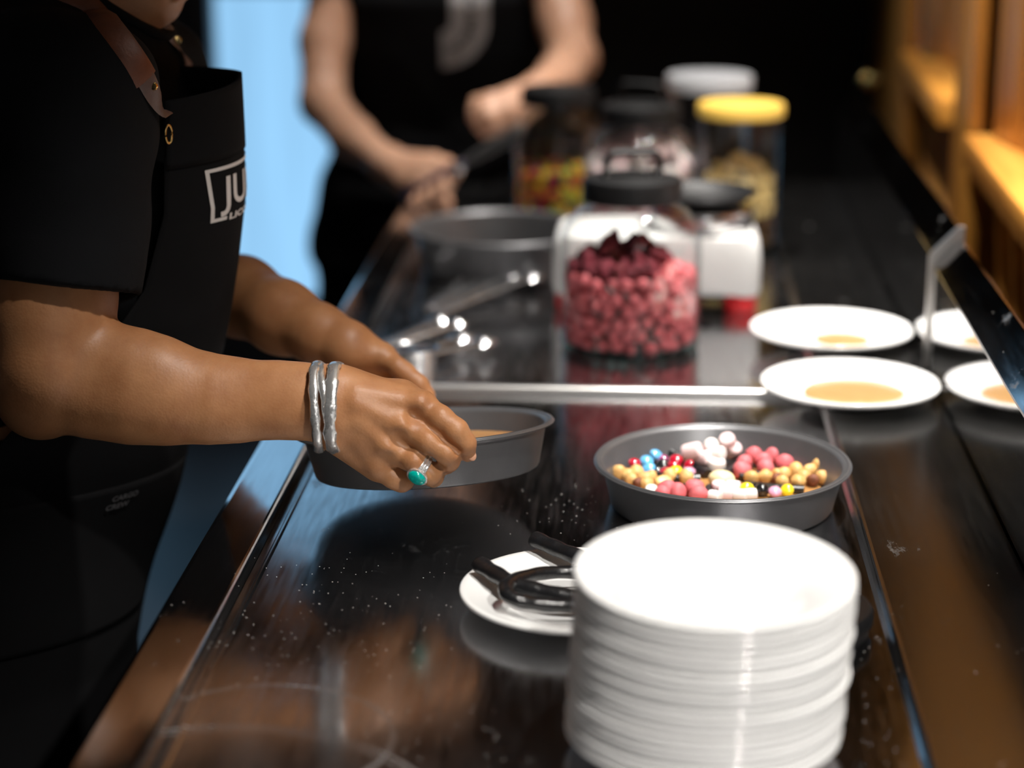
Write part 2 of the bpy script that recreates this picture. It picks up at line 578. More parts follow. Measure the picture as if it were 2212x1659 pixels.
def lathe(name, prof, m, parent=None, n=64, closed=False, angle=40):
    vs, fs = lathe_data(prof, n, closed)
    o = mesh_obj(name, vs, fs, m, parent)
    o.data.set_sharp_from_angle(angle=R(angle))
    return o


def smooth_path(pts, n=8):
    """Catmull-Rom through pts"""
    pts = [Vector(p) for p in pts]
    P = [pts[0] * 2 - pts[1]] + pts + [pts[-1] * 2 - pts[-2]]
    out = []
    for i in range(1, len(P) - 2):
        for k in range(n):
            t = k / n
            a, b, c, d = P[i - 1], P[i], P[i + 1], P[i + 2]
            out.append(0.5 * ((2 * b) + (c - a) * t + (2 * a - 5 * b + 4 * c - d) * t * t + (3 * b - a - 3 * c + d) * t ** 3))
    out.append(pts[-1])
    return out


def tube_data(path, rad, seg=12, closed=False, flat=1.0, up=(0, 0, 1), off=0):
    """round or flattened bar along a path; rad a number or one per point"""
    path = [Vector(p) for p in path]
    n = len(path)
    rads = rad if isinstance(rad, (list, tuple)) else [rad] * n
    vs, fs = [], []
    upv = Vector(up)
    prev = None
    for i, p in enumerate(path):
        if closed:
            t = path[(i + 1) % n] - path[i - 1]
        else:
            t = path[min(i + 1, n - 1)] - path[max(i - 1, 0)]
        t.normalize()
        s = t.cross(upv)
        if s.length < 1e-4:
            s = prev or t.orthogonal()
        s.normalize()
        prev = s
        u = s.cross(t).normalized()
        for k in range(seg):
            a = 2 * PI * k / seg
            vs.append(p + s * (math.cos(a) * rads[i]) + u * (math.sin(a) * rads[i] * flat))
    m = n if closed else n - 1
    for i in range(m):
        for k in range(seg):
            a = i * seg + k
            b = i * seg + (k + 1) % seg
            c = ((i + 1) % n) * seg + (k + 1) % seg
            d = ((i + 1) % n) * seg + k
            fs.append((a + off, b + off, c + off, d + off))
    if not closed:
        fs.append(tuple(off + k for k in reversed(range(seg))))
        fs.append(tuple(off + (n - 1) * seg + k for k in range(seg)))
    return vs, fs


def tube(name, path, rad, m, parent=None, seg=12, closed=False, flat=1.0, up=(0, 0, 1)):
    vs, fs = tube_data(path, rad, seg, closed, flat, up)
    o = mesh_obj(name, vs, fs, m, parent)
    o.data.set_sharp_from_angle(angle=R(50))
    return o


def grid_obj(name, fn, nu, nv, m, parent=None, thick=0.0):
    """sheet fn(u, v), u and v in 0..1, with real thickness"""
    vs = [fn(i / (nu - 1), j / (nv - 1)) for j in range(nv) for i in range(nu)]
    fs = [(j * nu + i, j * nu + i + 1, (j + 1) * nu + i + 1, (j + 1) * nu + i) for j in range(nv - 1) for i in range(nu - 1)]
    o = mesh_obj(name, vs, fs, m, parent)
    if thick:
        md = o.modifiers.new('thickness', 'SOLIDIFY')
        md.thickness = thick
        md.offset = 0
    return o


def loc_parent(o, parent):
    """child given in world coordinates under a moved parent"""
    o.parent = parent
    o.matrix_parent_inverse = Matrix.LocRotScale(parent.location, parent.rotation_euler, None).inverted()
    return o


def prism_bm(outline, y0, y1):
    """outline in x, z extruded along y"""
    bm = bmesh.new()
    a = [bm.verts.new((x, y0, z)) for x, z in outline]
    b = [bm.verts.new((x, y1, z)) for x, z in outline]
    n = len(outline)
    for i in range(n):
        bm.faces.new((a[i], a[(i + 1) % n], b[(i + 1) % n], b[i]))
    bm.faces.new(a)
    bm.faces.new(list(reversed(b)))
    return bm

# ------------------------------------------------------------------ the room
YB = 5.35
struct(box('floor', (-3.2, -3.4, -0.05), (2.4, YB + 0.2, 0.0), M['floor']))
struct(box('ceiling', (-3.2, -3.4, 2.9), (2.4, YB + 0.2, 2.98), M['ceiling']))
WIN_X0, WIN_X1, WIN_TOP = -1.75, -0.62, 2.26
wb = struct(box('wall_back', (WIN_X1, YB, 0), (2.4, YB + 0.15, 2.45), M['black_wall']))
box('side_panel', (-3.2, YB, 0), (WIN_X0, YB + 0.15, 2.45), M['black_wall'], wb)
box('head_panel', (WIN_X0, YB, WIN_TOP), (WIN_X1, YB + 0.15, 2.45), M['black_wall'], wb)
box('bulkhead', (-3.2, YB - 0.02, 2.45), (2.4, YB + 0.15, 2.9), M['brown_wall'], wb)
struct(box('wall_left', (-3.2, -3.4, 0), (-3.05, YB, 2.9), M['plaster']))
struct(box('wall_front', (-3.05, -3.4, 0), (2.4, -3.25, 2.9), M['plaster']))

# glazed daylit door at the back: two lights, a dark mullion between them
w1 = struct(thing('window_1', 'tall daylit glazed panels', 'window'))
del w1['label'], w1['category']
MX0, MX1 = -1.225, -1.085
for x0, x1 in ((WIN_X0 + 0.03, MX0), (MX1, WIN_X1 - 0.03)):
    box('pane', (x0, YB + 0.05, 0.30), (x1, YB + 0.07, WIN_TOP - 0.04), M['window_light'], w1)
box('mullion', (MX0, YB - 0.02, 0), (MX1, YB + 0.09, WIN_TOP), M['dark_frame'], w1, 0.006)
for x0, x1 in ((WIN_X0, WIN_X0 + 0.03), (WIN_X1 - 0.03, WIN_X1)):
    box('frame_stile', (x0, YB, 0), (x1, YB + 0.09, WIN_TOP), M['dark_frame'], w1, 0.004)
for z0, z1 in ((0, 0.30), (WIN_TOP - 0.04, WIN_TOP)):
    box('frame_rail', (WIN_X0 + 0.03, YB, z0), (WIN_X1 - 0.03, YB + 0.09, z1), M['dark_frame'], w1)
mid = box('glazing_bar', (MX1, YB + 0.03, 1.085), (WIN_X1 - 0.03, YB + 0.05, 1.10), mat('pale_glazing_bar', (0.3, 0.5, 0.75), 0.5), w1)

# ---- timber framed wall along the counter, turned 1.6 degrees
wr = struct(thing('wall_right', 'x', 'x', (0.465, 2.567, 0), (0, 0, R(-1.5))))
del wr['label'], wr['category']
Y0, Y1 = -1.3, 2.78                         # along the wall, counted from the point at Y = 2.567
box('backing', (0.30, Y0, 0), (0.36, Y1, 2.9), M['black_wall'], wr)


def post(y0, y1, x0=-0.005, x1=0.09):
    box('post', (x0, y0, 0), (x1, y1, 2.9), M['pine'], wr, 0.004)


post(-0.92, -0.66)
post(0.562, 0.75, -0.005, 0.018)
post(0.765, 0.90, 0.012)
post(1.61, 1.78, 0.0, 0.03)
post(1.81, 2.16, 0.015)
post(2.18, 2.77, 0.03)


def bay(y0, y1, zs, first_gap=0.035):
    box('sill', (-0.012, y0, zs - 0.045), (0.27, y1, zs), M['pine_y'], wr, 0.004)
    y = y1 - first_gap
    while y > y0 + 0.02:
        w = 0.112
        a = max(y0, y - w)
        bm = box_bm((0.015, a, zs + 0.0005), (0.037, y - 0.006, 2.9), 0.003)
        for v in bm.verts:                      # the boarded panel swings back from the far post
            v.co.x += (y1 - v.co.y) * 0.2
        bm_obj('board', bm, M['pine'], wr, True, 35)
        y -= w + 0.004
    # crossed lattice strips below the sill, between a top and a bottom rail
    zt, zb = zs - 0.05, 0.62
    step = 0.15
    k = 0
    y = y0 - 0.3
    while y < y1 + 0.05:
        for s in (1, -1):
            ya, yb = (y, y + 0.27) if s > 0 else (y + 0.27, y)
            pa, pb = Vector((0.04 + 0.016 * (s > 0), ya, zt)), Vector((0.04 + 0.016 * (s > 0), yb, zb))
            # clip to the bay
            def clip(p, q):
                for lim, sg in ((y0, 1), (y1, -1)):
                    if (p.y - lim) * sg < 0:
                        if (q.y - lim) * sg <= 0:
                            return None
                        f = (lim - p.y) / (q.y - p.y)
                        p = p + (q - p) * f
                return p
            ca, cb = clip(pa, pb), clip(pb, pa)
            if ca is None or cb is None or (ca - cb).length < 0.06:
                continue
            bm = box_bm((-0.007, -0.02, -0.5), (0.007, 0.02, 0.5), 0)
            d = (cb - ca)
            rot = d.to_track_quat('Z', 'X').to_matrix().to_4x4()
            for v in bm.verts:
                lx, ly, lz = v.co
                ang = math.atan2(d.y, d.z)
                v.co = (ca + cb) / 2 + Vector((lx, ly * math.cos(ang), -ly * math.sin(ang))) + d * lz
            bm_obj('slat', bm, M['pine'], wr)
        y += step
    box('rail', (0.0, y0, zb - 0.09), (0.08, y1, zb), M['pine_y'], wr, 0.004)


bay(-0.65, 0.552, 1.093)
bay(0.91, 1.60, 1.093)

# brass hook knob on the timber wall
kn = thing('wall_knob', 'small round brass knob on the far timber post, above the steel upstand', 'knob', (0.507, 4.63, 0.975), (0, 0, R(-1.5)))
vs, fs = lathe_data([(0, 0), (0.010, 0), (0.010, 0.004), (0.004, 0.006), (0.004, 0.014), (0.012, 0.020), (0.0145, 0.028), (0.012, 0.036), (0, 0.040)], 24)
mesh_obj('knob_body', [(-z, x, y) for x, y, z in vs], fs, M['brass'], kn)

# ---- ceiling downlights
for i, ((x, y, z), aim, pw, beam) in enumerate(DOWNLIGHTS):
    t = thing('downlight', ['black round ceiling downlight over the near counter end by the timber wall', 'black round ceiling downlight over the filled pan by the timber wall',
                            'black round ceiling downlight over the pink candy jar by the timber wall', 'black round ceiling downlight over the far jars',
                            'black round downlight added to brighten the tall plate stack from the entrance side', 'black round downlight added to brighten the timber boards'][i], 'lamp', (x, y, 2.9))
    t['group'] = 'ceiling downlights'
    lathe('housing', [(0.058, 0.0), (0.058, -0.05), (0.048, -0.05), (0.045, -0.012), (0.0, -0.012)], M['black_plastic'], t, 24)
    lathe('lens', [(0.0, -0.020), (0.040, -0.022), (0.040, -0.014), (0, -0.014)], M['lamp_glow'], t, 20)
    d = bpy.data.lights.new('downlight_beam', 'SPOT')
    d.energy = pw * 4
    d.spot_size = R(beam)
    d.spot_blend = 0.6
    d.shadow_soft_size = 0.04
    d.color = (1.0, 0.955, 0.90)
    lo = bpy.data.objects.new('downlight_beam', d)
    lo.location = (0, 0, -0.07)
    lo.rotation_euler = (Vector(aim) - Vector((x, y, 2.83))).to_track_quat('-Z', 'Y').to_euler()
    COL.objects.link(lo)
    lo.parent = t
# ------------------------------------------------------------------ the counter
CT = thing('serving_counter', 'long stainless steel serving counter with sunk trays and mirror upstand', 'counter', (0, 0, 0))
YN, YF = 0.77, 3.74
TZ = 0.900
DZ = 0.912
DIVY = 2.375
# left rim: flat lip, rolled outer edge, shallow channel on its inner side
rim = prism_bm([(-0.396, 0.78), (-0.396, 0.909), (-0.3945, 0.9135), (-0.390, 0.915), (-0.3475, 0.915), (-0.3455, 0.9143), (-0.3445, 0.9125), (-0.343, 0.9005), (-0.343, 0.894), (-0.380, 0.890), (-0.384, 0.78)], YN, YF)
bm_obj('left_rim', rim, M['rim'], CT)
for y0, y1 in ((YN, DIVY - 0.005), (DIVY + 0.005, YF)):
    # tray: sunk plate with a raised bead along its left edge
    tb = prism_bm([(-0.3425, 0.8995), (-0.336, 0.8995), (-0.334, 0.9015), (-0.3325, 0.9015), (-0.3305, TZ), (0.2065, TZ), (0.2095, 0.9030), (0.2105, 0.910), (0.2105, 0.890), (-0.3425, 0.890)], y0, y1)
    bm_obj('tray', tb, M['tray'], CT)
bm = box_bm((-0.3425, DIVY - 0.0062, 0.895), (0.2105, DIVY + 0.0062, 0.9085), 0.003, 3)
bm_obj('divider_bar', bm, M['bar'], CT, True, 50)
dk = prism_bm([(0.2108, 0.890), (0.2108, 0.9105), (0.2122, DZ + 0.0003), (0.2150, DZ), (0.3400, DZ), (0.3400, 0.890)], YN, YF)
bm_obj('deck', dk, M['deck'], CT)
box('seam_strip', (0.205, DIVY - 0.004, 0.9125), (0.34, DIVY + 0.004, 0.9135), M['bar'], CT)
# mirror upstand: two lengths of folded sheet, bevelled top
UP = [(0.3405, 0.890), (0.3405, 1.048), (0.3412, 1.0498), (0.3690, 1.0790), (0.3715, 1.0802), (0.3745, 1.0802), (0.3755, 1.0790), (0.3755, 0.80), (0.372, 0.80), (0.372, 0.890)]
bm_obj('upstand', prism_bm(UP, 2.4745, YF), M['upstand'], CT)
bm_obj('upstand', prism_bm([(x + 0.001, z - (0.011 if z > 1 else 0)) for x, z in UP], YN, 2.458), M['upstand'], CT)
tr = [(0.3375, 0.9125), (0.3375, 1.047), (0.3400, 1.0525), (0.3680, 1.0818), (0.3710, 1.0835), (0.3770, 1.0835), (0.3770, 1.060), (0.3600, 1.05), (0.3500, 1.03), (0.3500, 0.9125)]
bm_obj('end_trim', prism_bm(tr, 2.4635, 2.474), M['bar'], CT)
# cabinet below
box('cabinet_body', (-0.375, YN + 0.03, 0.10), (0.365, YF - 0.03, 0.889), mat('dark_cabinet', (0.05, 0.05, 0.055), 0.4), CT, 0.004)
box('plinth', (-0.33, YN + 0.07, 0.0), (0.32, YF - 0.07, 0.099), M['black_plastic'], CT)
for k in range(4):
    y0 = YN + 0.05 + k * 0.71
    d = box('door', (-0.389, y0, 0.13), (-0.376, y0 + 0.68, 0.76), M['rim'], CT, 0.003)
    tube('handle', [(-0.391, y0 + 0.56, 0.66), (-0.41, y0 + 0.56, 0.66), (-0.41, y0 + 0.56, 0.50), (-0.391, y0 + 0.56, 0.50)], 0.005, M['steel'], d, 8, up=(0, 1, 0))

# ------------------------------------------------------------------ cake pans
PAN = [(0.0, 0.0), (0.1045, 0.0), (0.1068, 0.0012), (0.1085, 0.004), (0.1165, 0.0385), (0.1180, 0.0405), (0.1225, 0.0412), (0.1246, 0.0420), (0.1252, 0.0432),
       (0.1244, 0.0443), (0.1215, 0.0446), (0.1170, 0.0436), (0.1150, 0.0410), (0.1068, 0.0050), (0.1045, 0.0018), (0.0, 0.0014)]


def cake_pan(label, loc, rot=(0, 0, 0), s=1.0, sz=1.0):
    t = thing('cake_pan', label, 'pan', loc, rot, 'grey cake pans')
    lathe('pan_wall', [(r * s, z * sz) for r, z in PAN[2:14]] + [(0.1045 * s, 0.0018)], M['pan'], t, 96, angle=60)
    lathe('pan_base', [(0.0, 0.0), (0.1045 * s, 0.0), (0.1068 * s, 0.0012), (0.1045 * s, 0.0018), (0, 0.0014)], M['pan'], t, 96)
    ring = [((0.1222 * s) * math.cos(2 * PI * k / 72), (0.1222 * s) * math.sin(2 * PI * k / 72), 0.0434 * sz) for k in range(72)]
    tube('rolled_rim', ring, 0.0024, M['pan'], t, 8, True)
    return t


FP = Vector((0.083, 1.986, TZ))
cake_pan('grey round cake pan filled with sweets, behind the tall stack of plates', FP)
HP_ROT = Euler((R(-8.5), R(-4.0), 0))
HP_C = Vector((-0.2047, 1.9599, 0.9811))
HP_O = HP_C - HP_ROT.to_matrix() @ Vector((0, 0, 0.0434))
cake_pan('grey round cake pan held tilted in both hands, with only caramel in it', HP_O, HP_ROT)
BP = Vector((-0.202, 3.02, TZ))
cake_pan('deep empty grey round pan farther along the counter, beside the jars', BP, (0, 0, 0), 1.06, 1.50)


def caramel(label, loc, rot, rx, ry, h, seed, m=None):
    rr = random.Random(seed)
    ph = [rr.uniform(0, 6.28) for _ in range(4)]
    bm = bmesh.new()
    n = 48
    rings = []
    for f, z in ((0.95 if h > 0.02 else 1.0, 0.0), (0.975 if h > 0.02 else 1.0, h * 0.4), (0.99, h * 0.8), (0.97, h), (0.6, h * 1.01), (0.25, h)):
        ring = []
        for k in range(n):
            a = 2 * PI * k / n
            w = 1 + 0.018 * math.sin(2 * a + ph[0]) + 0.014 * math.sin(3 * a + ph[1]) + 0.008 * math.sin(5 * a + ph[2])
            ring.append(bm.verts.new((rx * f * w * math.cos(a), ry * f * w * math.sin(a), z)))
        rings.append(ring)
    for A, B in zip(rings, rings[1:]):
        for k in range(n):
            bm.faces.new((A[k], A[(k + 1) % n], B[(k + 1) % n], B[k]))
    bm.faces.new(rings[-1])
    bm.faces.new(list(reversed(rings[0])))
    o = bm_obj('caramel_layer', bm, m or M['caramel'], None, True, 50)
    o.location = loc
    o.rotation_euler = rot
    tag(o, label, 'caramel', 'caramel')
    return o


CZ = TZ + 0.0095
caramel('golden brown caramel under the sweets of the filled pan', FP + Vector((0, 0, 0.0019)), (0, 0, 0), 0.1045, 0.1045, 0.0075, 1)
caramel('golden brown caramel pool in the pan held in both hands', HP_O + HP_ROT.to_matrix() @ Vector((0.0, 0.0, 0.0024)), HP_ROT, 0.1065, 0.1065, 0.0215, 2)

# ---- sweets of the filled pan: prototypes as mesh data, one object per sweet
def blob_mesh(name, rx, ry, rz, m, lump=0.0, seed=0, sub=3, ridge=0.0, point=0.0):
    bm = bmesh.new()
    bmesh.ops.create_icosphere(bm, subdivisions=sub, radius=1.0)
    rr = random.Random(seed)
    ph = [rr.uniform(0, 6.28) for _ in range(6)]
    for v in bm.verts:
        c = v.co.copy()
        w = 1 + lump * (math.sin(2.3 * c.x + ph[0]) * math.sin(2.9 * c.y + ph[1]) + 0.6 * math.sin(4.1 * c.z + ph[2] + 2 * c.x))
        if ridge:
            w += ridge * math.cos(6 * math.atan2(c.y, c.x)) * (1 - c.z * c.z)
        if point:
            w += point * max(0, c.z) ** 4
        v.co = Vector((c.x * rx * w, c.y * ry * w, c.z * rz * w))
    me = bpy.data.meshes.new(name)
    bm.to_mesh(me)
    bm.free()
    me.polygons.foreach_set('use_smooth', [True] * len(me.polygons))
    me.materials.append(m)
    return me


def marsh_mesh(name, r, h, m):
    prof = [(0, -h / 2), (r * 0.72, -h / 2), (r * 0.93, -h / 2 + r * 0.10), (r, -h / 2 + r * 0.34), (r * 1.02, 0), (r, h / 2 - r * 0.34), (r * 0.93, h / 2 - r * 0.10), (r * 0.72, h / 2), (0, h / 2)]
    vs, fs = lathe_data(prof, 24)
    me = bpy.data.meshes.new(name)
    me.from_pydata(vs, [], fs)
    me.update()
    me.polygons.foreach_set('use_smooth', [True] * len(me.polygons))
    me.materials.append(m)
    return me


def place(name, me, label, cat, loc, rot=(0, 0, 0), s=1.0, group=None):
    o = bpy.data.objects.new(name, me)
    COL.objects.link(o)
    o.location = loc
    o.rotation_euler = rot
    o.scale = (s, s, s) if not isinstance(s, tuple) else s
    tag(o, label, cat, group)
    return o


LENT = {c: blob_mesh('lentil_' + c, 0.0066, 0.0066, 0.0040, M['candy_' + c], sub=3) for c in ('red', 'blue', 'purple', 'yellow', 'lilac', 'black', 'white')}
PINKS = [blob_mesh('pink_candy_a', 0.0088, 0.0082, 0.0082, M['pink'], 0.06, 3, point=0.10), blob_mesh('pink_candy_b', 0.0094, 0.0085, 0.0080, M['pink'], 0.08, 5, point=0.08)]
HAZ = [blob_mesh('hazelnut_a', 0.0070, 0.0066, 0.0070, M['hazelnut'], 0.05, 3, point=0.16), blob_mesh('hazelnut_b', 0.0075, 0.0068, 0.0066, M['hazelnut'], 0.07, 9, point=0.12)]
HAZD = blob_mesh('hazelnut_skin_on', 0.0066, 0.0062, 0.0064, M['hazel_skin'], 0.06, 4, point=0.15)
MARW = marsh_mesh('marshmallow_white', 0.0085, 0.0185, M['marshmallow'])
MARP = marsh_mesh('marshmallow_pink', 0.0085, 0.0185, M['marsh_pink'])
MARS = marsh_mesh('marshmallow_small', 0.0066, 0.0125, M['marsh_pink'])
PG = 'sweets in the filled pan'


def lent(c, pos, label, rot=(0, 0, 0), s=1.0):
    place('chocolate_lentil', LENT[c], label, 'candy', pos, rot, s, PG)


T = R
lent('red', (-0.0024, 2.0399, 0.9235), 'dark red chocolate lentil on a purple one at the rear left of the filled pan', (T(12), T(8), 0))
lent('purple', (-0.0017, 2.0462, 0.9165), 'purple chocolate lentil under the outermost dark red one in the filled pan', (T(5), 0, 0))
lent('blue', (0.0099, 2.0459, 0.9235), 'sky blue chocolate lentil behind another blue one in the filled pan', (T(30), T(10), 0), 1.08)
lent('blue', (0.0119, 2.0395, 0.9175), 'sky blue chocolate lentil nearest the hazelnuts in the filled pan', (T(38), T(-10), 0), 1.12)
lent('blue', (0.0195, 2.0702, 0.9225), 'sky blue chocolate lentil farthest back in the filled pan', (T(18), T(28), 0), 1.08)
lent('purple', (0.0253, 2.0672, 0.9190), 'purple chocolate lentil leaning on the farthest blue one', (T(16), T(-16), 0))
lent('black', (0.0260, 2.0476, 0.9190), 'glossy black lentil in the middle of the coloured lentils', (T(40), 0, 0), 1.1)
lent('black', (0.0204, 2.0387, 0.9160), 'glossy black lentil with a white glint beside the nearest blue one', (T(30), 0, 0), 0.9)
lent('red', (0.0390, 2.0499, 0.9240), 'bright red chocolate lentil on top of the lentil heap', (T(25), T(-6), 0), 1.1)
lent('red', (0.0373, 2.0459, 0.9200), 'red chocolate lentil just below the topmost red one', (T(20), T(4), 0), 1.05)
lent('red', (0.0515, 2.0451, 0.9210), 'red chocolate lentil tilted on edge beside the marshmallows', (T(10), T(-42), 0), 0.95)
lent('yellow', (0.0394, 2.0305, 0.9195), 'yellow chocolate lentil in front of the red ones at the rear', (T(14), T(6), 0), 0.95)
lent('red', (0.0283, 2.0340, 0.9165), 'red chocolate lentil behind the pale hazelnuts', (T(14), T(-22), 0))
lent('lilac', (0.0526, 2.0392, 0.9160), 'lilac chocolate lentil by the end of a licorice strip', (T(8), T(14), 0))
lent('red', (0.0429, 2.0344, 0.9150), 'red chocolate lentil under the yellow one at the rear', (0, 0, 0), 0.9)
lent('black', (0.0356, 2.0919, 0.9170), 'black lentil against the rear pan wall beside the licorice', (T(60), T(20), 0), 0.9)
# marshmallow sector
place('marshmallow', MARP, 'pinkish marshmallow lying tilted beside the lentils', 'marshmallow', (0.0556, 2.0632, 0.9290), (T(70), T(20), T(62)), 1.05, PG)
place('marshmallow', MARP, 'pinkish marshmallow wedged between a tilted one and the white upright one', 'marshmallow', (0.0677, 2.0610, 0.9225), (T(70), T(10), T(40)), 0.95, PG)
place('marshmallow', MARW, 'round white marshmallow end at the back of its heap', 'marshmallow', (0.0742, 2.0716, 0.9320), (T(55), 0, T(10)), 0.90, PG)
place('marshmallow', MARW, 'white marshmallow lying in the middle of its heap', 'marshmallow', (0.0801, 2.0634, 0.9270), (T(80), 0, T(60)), 0.92, PG)
place('marshmallow', MARW, 'white marshmallow standing upright nearest the pan centre', 'marshmallow', (0.0797, 2.0527, 0.9170), (T(8), T(4), 0), (1.08, 1.08, 0.84), PG)
place('marshmallow', MARP, 'pinkish marshmallow on top, tilted towards the pink candies', 'marshmallow', (0.0920, 2.0811, 0.9335), (T(28), T(-25), T(20)), 0.98, PG)
place('marshmallow', MARP, 'pinkish marshmallow under the topmost tilted one', 'marshmallow', (0.0976, 2.0816, 0.9255), (T(30), T(38), T(-20)), 0.86, PG)
# pink candies
for i, (pos, s, lb) in enumerate((
        ((0.1185, 2.0787, 0.9220), 1.0, 'pink candy at the rear next to the marshmallows'), ((0.1383, 2.0848, 0.9200), 0.98, 'pink candy farthest back in the middle of its sector'),
        ((0.1080, 2.0585, 0.9200), 0.96, 'pink candy on the marshmallow side, second row'), ((0.1278, 2.0595, 0.9215), 0.98, 'pink candy in the heart of its sector'),
        ((0.1050, 2.0393, 0.9175), 1.12, 'pink candy nearest the cream one at the pan centre'), ((0.1291, 2.0450, 0.9185), 1.08, 'pink candy in the front row beside the first hazelnuts'),
        ((0.1487, 2.0611, 0.9190), 1.12, 'large pointed pink candy beside the hazelnuts'), ((0.1570, 2.0776, 0.9190), 1.02, 'pink candy closest to the pan wall by the hazelnuts'))):
    place('pink_candy', PINKS[i % 2], lb + ' of the filled pan', 'candy', pos, (T(15 * (i % 3)), T(10 * (i % 2)), i), s, PG)
place('cream_candy', blob_mesh('cream_candy', 0.0135, 0.0105, 0.0095, M['almond'], 0.03, 2), 'large smooth cream coloured candy at the centre of the filled pan', 'candy', (0.0837, 2.0095, 0.9175), (0, 0, T(-10)), 1.0, PG)
# hazelnuts, right sector then left sector
for i, (pos, s, k, lb) in enumerate((
        ((0.1136, 2.0195, 0.9165), 1.12, 0, 'hazelnut nearest the pan centre on the side away from the hands'), ((0.1276, 2.0254, 0.9165), 1.10, 1, 'second hazelnut from the pan centre, by the licorice strip'),
        ((0.1461, 2.0292, 0.9180), 1.05, 0, 'hazelnut with a dark patch beside it'), ((0.1386, 2.0219, 0.9155), 0.9, 2, 'brown-skinned hazelnut between golden ones'),
        ((0.1578, 2.0333, 0.9200), 1.20, 1, 'largest golden hazelnut of its row'), ((0.1436, 2.0114, 0.9155), 0.95, 0, 'small golden hazelnut in front of the brown-skinned one'),
        ((0.1593, 2.0109, 0.9160), 1.12, 1, 'golden hazelnut close to the front licorice strip'), ((0.1658, 2.0262, 0.9170), 1.0, 0, 'golden hazelnut in the middle of the crowded heap'),
        ((0.1724, 2.0402, 0.9190), 1.0, 1, 'hazelnut leaning to the pan wall behind the heap'), ((0.1825, 2.0461, 0.9230), 1.15, 0, 'topmost golden hazelnut against the pan wall'),
        ((0.1890, 2.0383, 0.9190), 1.12, 1, 'golden hazelnut touching the pan wall'), ((0.1834, 2.0260, 0.9165), 1.05, 0, 'golden hazelnut at the foot of the pan wall'),
        ((0.1739, 2.0175, 0.9160), 1.0, 2, 'dark brown-skinned hazelnut near the pan wall'), ((0.1404, 2.0305, 0.9170), 0.95, 1, 'golden hazelnut beside the dark patch'))):
    place('hazelnut', HAZD if k == 2 else HAZ[k], lb, 'hazelnut', pos, (T(40 + 37 * i), T(25 * i), i * 1.3), s, PG)
for i, (pos, s, k, lb) in enumerate((
        ((-0.0179, 2.0212, 0.9190), 1.15, 0, 'golden hazelnut against the pan wall on the hands side'), ((-0.0086, 2.0176, 0.9175), 1.05, 1, 'golden hazelnut second from the wall on the hands side'),
        ((-0.0005, 2.0242, 0.9180), 1.15, 0, 'golden hazelnut behind the first row on the hands side'), ((-0.0052, 2.0065, 0.9160), 0.95, 1, 'golden hazelnut low by the front rim on the hands side'),
        ((0.0093, 2.0073, 0.9165), 1.12, 0, 'pale hazelnut with a brown one before it'), ((0.0019, 1.9984, 0.9155), 0.9, 2, 'brown-skinned hazelnut by the front rim on the hands side'),
        ((0.0140, 2.0163, 0.9165), 0.95, 1, 'golden hazelnut beside the cut half'), ((0.0331, 2.0225, 0.9165), 1.08, 0, 'pale hazelnut behind the cut half'),
        ((0.0492, 2.0177, 0.9165), 1.10, 1, 'golden hazelnut nearest the pan centre on the hands side'), ((0.0097, 1.9961, 0.9150), 1.0, 0, 'golden hazelnut hidden partly by the front rim'))):
    place('hazelnut', HAZD if k == 2 else HAZ[k], lb, 'hazelnut', pos, (T(30 + 41 * i), T(33 * i), i * 1.7), s, PG)
# hazelnut halved, flat side up
hh = thing('hazelnut_half', 'halved hazelnut lying cut side up among the whole ones', 'hazelnut', (0.0265, 2.0040, 0.9165), (T(16), T(-6), 0), PG)
lathe('shell_half', [(0, -0.0045), (0.005, -0.0036), (0.0078, 0.0), (0.0082, 0.0018), (0.0070, 0.0024), (0.0045, 0.0020)], M['hazelnut'], hh, 24)
lathe('cut_face', [(0.0070, 0.0022), (0.0046, 0.0021), (0.0036, 0.0010), (0.0, 0.0006)], M['hazel_core'], hh, 24)
# front sectors
for i, (pos, s, lb) in enumerate((((0.0300, 1.9773, 0.9165), 1.15, 'pink candy in the front sector nearest the hands'), ((0.0396, 1.9717, 0.9160), 1.05, 'pink candy half behind the front rim'),
                                        ((0.0568, 1.9802, 0.9170), 1.18, 'pink candy beside the front marshmallows'), ((0.0594, 1.9646, 0.9160), 1.05, 'pink candy lowest at the front rim, next to the marshmallows'),
                                        ((0.0256, 1.9718, 0.9150), 0.95, 'pink candy tucked under the front rim nearest the hazelnuts'))):
    place('pink_candy', PINKS[i % 2], lb + ' of the filled pan', 'candy', pos, (T(20 * (i % 3)), 0, i * 2.1), s, PG)
for i, (pos, me, rot, s, lb) in enumerate((
        ((0.0801, 1.9831, 0.9170), MARS, (T(10), 0, 0), 1.1, 'small pinkish marshmallow standing at the front strip end'), ((0.0939, 1.9861, 0.9165), MARS, (T(90), 0, T(80)), 1.15, 'small pinkish marshmallow lying behind the front ones'),
        ((0.0863, 1.9712, 0.9155), MARS, (T(90), 0, T(86)), 1.15, 'small pinkish marshmallow lying in front'), ((0.1004, 1.9684, 0.9150), MARW, (T(90), 0, T(75)), 0.75, 'white marshmallow lying by the front rim'),
        ((0.1098, 1.9714, 0.9150), MARW, (T(90), 0, T(100)), 0.72, 'white marshmallow next to the yellow front lentil'), ((0.0757, 1.9638, 0.9150), MARW, (T(90), 0, T(60)), 0.70, 'white marshmallow showing only its top at the front rim'))):
    place('marshmallow', me, lb, 'marshmallow', pos, rot, s, PG)
lent('yellow', (0.1076, 1.9813, 0.9170), 'yellow chocolate lentil beside the front marshmallows', (T(55), T(12), 0), 1.1)
place('black_candy', blob_mesh('black_candy', 0.0075, 0.0075, 0.0068, M['candy_black'], 0, 1), 'round glossy black candy in the front sector', 'candy', (0.1220, 1.9838, 0.9160), (0, 0, 0), 1.0, PG)
